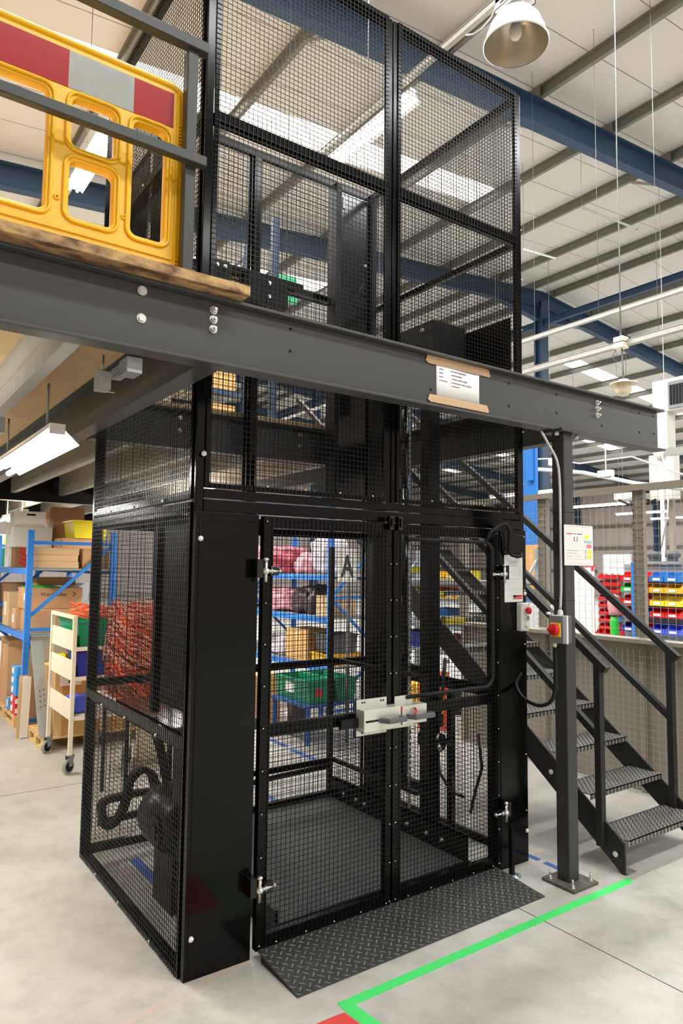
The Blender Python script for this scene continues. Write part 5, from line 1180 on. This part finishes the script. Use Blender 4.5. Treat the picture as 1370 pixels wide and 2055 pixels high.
for k in range(3): place_bin(8.285, 3.28 + .13 * k, .745, .12, .17, .11, 'red_plastic', 'wider red bin, %s in the bottom row of the narrow bin rack' % ('right', 'middle', 'left')[k], 'wider red bins at the bottom')
t = thing('notice_board', (8.2, 3.3, 1.85), 'white board with two lines of faint print above the small red bins', 'sign')
b = MB(); b.box(8.24, 3.05, 1.68, 8.25, 3.52, 1.99); b.build('board', 'white_sheet', t)
b = MB()
for k in range(8): b.box(8.238, 3.42 - .04 * k, 1.865, 8.24, 3.445 - .04 * k, 1.88); b.box(8.238, 3.40 - .035 * k, 1.775, 8.24, 3.422 - .035 * k, 1.79)
b.build('print', 'ink_faint', t)
t = thing('white_screen', (8.2, 3.9, 0), 'white screen with red corner left of the small red bins', 'screen')
b = MB(); b.box(8.2, 3.66, .0, 8.22, 4.25, 1.80); b.build('panel', 'white_sheet', t)
b = MB(); b.box(8.19, 3.66, 1.80, 8.23, 4.25, 1.84); b.box(8.185, 3.655, 1.74, 8.2, 3.70, 1.84); b.build('red_edge', 'carton_red', t)
b = MB(); b.box(7.6, 2.59, 0, 7.66, 2.66, 1.86); tag(b.build('blue_post', 'blue_bin'), 'light blue post between the two bin racks', 'post')
b = MB(); b.lathe([(.06, 0), (.065, .22), (.05, .28), (.0, .28)], (7.81, 3.06, .80), 20); tag(b.build('green_canister', 'green_bin'), 'green canister between the bin racks', 'canister')
b = MB(); b.box(7.72, 2.98, 0, 7.90, 3.14, .80); tag(b.build('card_stack', 'card'), 'brown carton stack under the green canister', 'box')
bag((7.81, 3.06, 1.11), (.08, .08, .14), 'red and white striped bag above the green canister', 'pink_bag', 44)
t = thing('tool_head', (8.1, 2.5, 1.845), 'grey machine with twin drum tops standing on the large bin rack', 'machine')
b = MB(); b.box(7.95, 2.15, 1.845, 8.15, 2.75, 1.88); b.build('base', 'shelf_grey', t)
b = MB(); [b.lathe([(.0, .14), (.10, .14), (.10, .06), (.07, .05), (.07, 0)], (8.05, y, 1.88), 18) for y in (2.3, 2.58)]; b.build('drums', 'grey_plastic', t)
t = thing('power_pole', (8.6, 2.9, 0), 'white service pole rising above the large bins to the ceiling void', 'pole')
b = MB(); b.tube((8.6, 2.75, 0), (8.6, 2.75, 3.4), .028, 14); b.tube((8.6, 2.75, 3.4), (8.6, 2.75, 3.55), .05, 14, .13); b.build('pole', 'white_plastic', t)
b = MB(); b.path([(8.5, 2.72, 2.1), (8.48, 2.6, 2.6), (8.48, 2.58, 3.0), (8.55, 2.7, 3.45)], .012, 8); b.build('cable', 'white_pvc', t)
b = MB(); b.rbox((8.6, 2.45, 3.5), (.15, .4, .1)); b.build('strip_head', 'grey_sheet', t)
# shelving with coloured bins seen through the right door
t = rack('bin_shelving', 'grey shelving with coloured bins seen through the right door', 'y', 2.55, 4.7, 5.0, 5.5, 2.0, [1.60, 1.36, 1.02, .70], mt='shelf_grey', spans=[2.55, 4.7], bh=.04)
k = 0
for z, cs, sz_ in ((1.365, ['yellow_bin', 'yellow_bin', 'orange_bin', 'yellow_bin', 'yellow_bin', 'lemon_bin'], .14), (1.605, ['lemon_bin', 'yellow_bin', 'yellow_bin', 'lemon_bin'], .12)):
    for c in cs:
        place_bin(5.3, 3.38 + .19 * (k % 6), z, .17, .28, sz_, c, '%s bin on the grey shelving, %s from the right in the %s row' % (cn[c], ORD[k % 6], 'lower' if k < 6 else 'top'), 'yellow bins on the grey shelving'); k += 1
crate(5.02, 3.62, 1.025, 5.35, 3.95, 1.23, 'blue crate on the middle grey shelf beyond the stairs', 'blue_bin')
crate(5.02, 3.0, 1.025, 5.35, 3.3, 1.2, 'dark crate on the middle grey shelf beyond the stairs', 'grey_plastic')
b = MB(); lump(b, (5.2, 3.62, .705), (.17, .2, .10), 61, 3, .3); tag(b.build('red_sack', 'red_plastic'), 'bright red sack on the lower grey shelf', 'sack')
b = MB(); lump(b, (5.15, 3.14, .705), (.15, .2, .08), 62, 3, .3); tag(b.build('green_sack', 'green_bin'), 'bright green sack on the lower grey shelf', 'sack')
b = MB(); lump(b, (5.41, 3.2, .705), (.07, .25, .12), 63, 3, .2); tag(b.build('blue_sack', 'violet_bin'), 'blue sack behind the green sack on the grey shelf', 'sack')
crate(5.02, 4.1, .705, 5.35, 4.5, .9, 'navy crate at the left end of the lower grey shelf', 'navy_bin')
b = MB(); b.lathe([(.0, 0), (.12, 0), (.14, .3), (.0, .3)], (4.9, 3.3, 0), 20); tag(b.build('dark_bin', 'black_matt'), 'black bin on the floor below the grey shelving', 'bin')
b = MB(); b.box(4.6, 3.7, 0, 4.9, 4.1, .3); tag(b.build('yellow_box', 'yellow_bin', bevel=.01), 'yellow box on the floor below the grey shelving', 'box')
b = MB(); b.box(3.95, 2.72, .0, 4.2, 2.95, .62); tag(b.build('orange_box', 'orange_net', bevel=.01), 'orange box glimpsed through the lower right door', 'box')
# things just beyond the partition at left
b = MB(); b.box(6.0, 2.98, .0, 6.06, 3.2, 3.5); b.box(5.95, 3.0, 2.9, 6.0, 3.08, 3.4); tag(b.build('blue_machine', 'blue_bin', bevel=.01), 'tall bright blue machine cabinet right of the cage', 'machine')
t = thing('cable_reel_board', (5.8, 2.9, 1.3), 'brown board with round reel behind the stair handrail', 'board')
b = MB(); b.box(5.6, 2.62, 1.40, 5.62, 3.05, 2.05); b.build('board', 'card_orange', t)
b = MB(); b.lathe([(.0, -.03), (.06, -.03), (.06, 0)], (5.6, 2.86, 1.66), 20, 'x'); b.build('reel', 'galv', t)
b = MB(); b.box(5.6, 2.70, 0, 5.64, 2.74, 1.40); b.box(5.6, 2.95, 0, 5.64, 2.99, 1.40); b.build('legs', 'fence_grey', t)
b = MB(); b.box(4.8, 1.75, .0, 4.82, 2.5, 1.38); tag(b.build('whiteboard', 'white_sheet'), 'whiteboard standing under the brown reel board', 'whiteboard')
crate(4.35, 1.75, .9, 4.65, 2.2, 1.12, 'navy blue crate beside the white panel behind the stairs', 'navy_bin')
b = MB(); b.box(4.3, 1.7, 0, 4.7, 2.25, .9); tag(b.build('grey_cabinet', 'shelf_grey'), 'grey cabinet under the navy crate behind the stairs', 'cabinet')
t = thing('dark_blue_post', (8.9, 5.0, 0), 'slim dark blue post beyond the partition', 'post')
b = MB(); b.box(8.85, 4.75, 0, 9.0, 4.9, 2.6); b.build('post', 'blue_steel', t)

# --- stock on top of the mezzanine, seen under and through the beam
DZ = ZT + .038
rack('upper_rack', 'blue and orange racking standing on the mezzanine behind the cage', 'x', .3, 4.9, 4.2, 4.9, 3.0, [DZ + .5, DZ + 1.05], mt='blue_rack_dark', spans=[.3, 2.25, 2.32], z0=DZ) if False else None
t = rack('upper_rack', 'tall blue racking standing on the mezzanine behind the cage', 'x', .25, 2.38, 4.2, 4.9, 2.6, [DZ + .12, DZ + .85], mt='blue_steel', z0=DZ, spans=[.25, 1.3, 2.38])
ulab = ['pale orange carton, leftmost on the mezzanine rack', 'pale orange carton second from left on the mezzanine rack', 'pale orange carton third from left on the mezzanine rack', 'pale orange carton fourth from left on the mezzanine rack', 'pale orange carton fifth from left on the mezzanine rack', 'pale orange carton at the right of the mezzanine rack']
for k in range(6): carton((.30, .62, .95, 1.35, 1.68, 2.01)[k], 4.25, DZ + .125, (.30, .62, .95, 1.35, 1.68, 2.01)[k] + .29, 4.6, DZ + .125 + .45 + .06 * (k % 3), ulab[k], 'card_orange')
for k in range(6): carton((.30, .62, .95, 1.35, 1.68, 2.01)[k], 4.25, DZ + .855, (.30, .62, .95, 1.35, 1.68, 2.01)[k] + .29, 4.6, DZ + 1.25 + .06 * (k % 2), ulab[k].replace('on the mezzanine rack', 'on the upper mezzanine shelf').replace('of the mezzanine rack', 'of the upper mezzanine shelf'), 'card_orange')
for i, (x, y, z1) in enumerate(((1.0, 3.0, 5.5), (1.85, 2.6, 5.0))):
    b = MB(); b.box(x - .03, y - .03, DZ, x + .03, y + .03, z1)
    for k in range(24): b.box(x - .012, y - .031, DZ + .1 + .08 * k, x + .012, y - .03, DZ + .13 + .08 * k)
    b.box(x - .08, y - .06, DZ, x + .08, y + .06, DZ + .006)
    tag(b.build('slotted_upright', 'galv_dull' if i == 0 else 'blue_steel'), ('pale grey slotted upright seen through the upper cage' if i == 0 else 'blue slotted upright seen through the upper cage'), 'upright')
b = MB(); b.box(2.2, 3.2, 4.5, 2.46, 3.22, 4.62); b.box(2.2, 3.2, 4.7, 2.46, 3.22, 4.78); b.box(2.325, 3.205, 4.6, 2.335, 3.215, 4.72); xs = b.build('hanging_sign', 'green_sign'); b = MB(); b.tube((2.33, 3.21, 4.78), (2.33, 3.21, roof_z(2.33) + .01), .004, 6); b.build('hanger', 'wire_grey', xs); tag(xs, 'small green hanging sign glimpsed beside the black guide housing', 'sign')
b = MB(); b.rbox((.9, 2.3, DZ + .04), (.5, .12, .08)); tag(b.build('orange_strap', 'orange_net'), 'orange bundle on the mezzanine edge behind the cage', 'bundle')
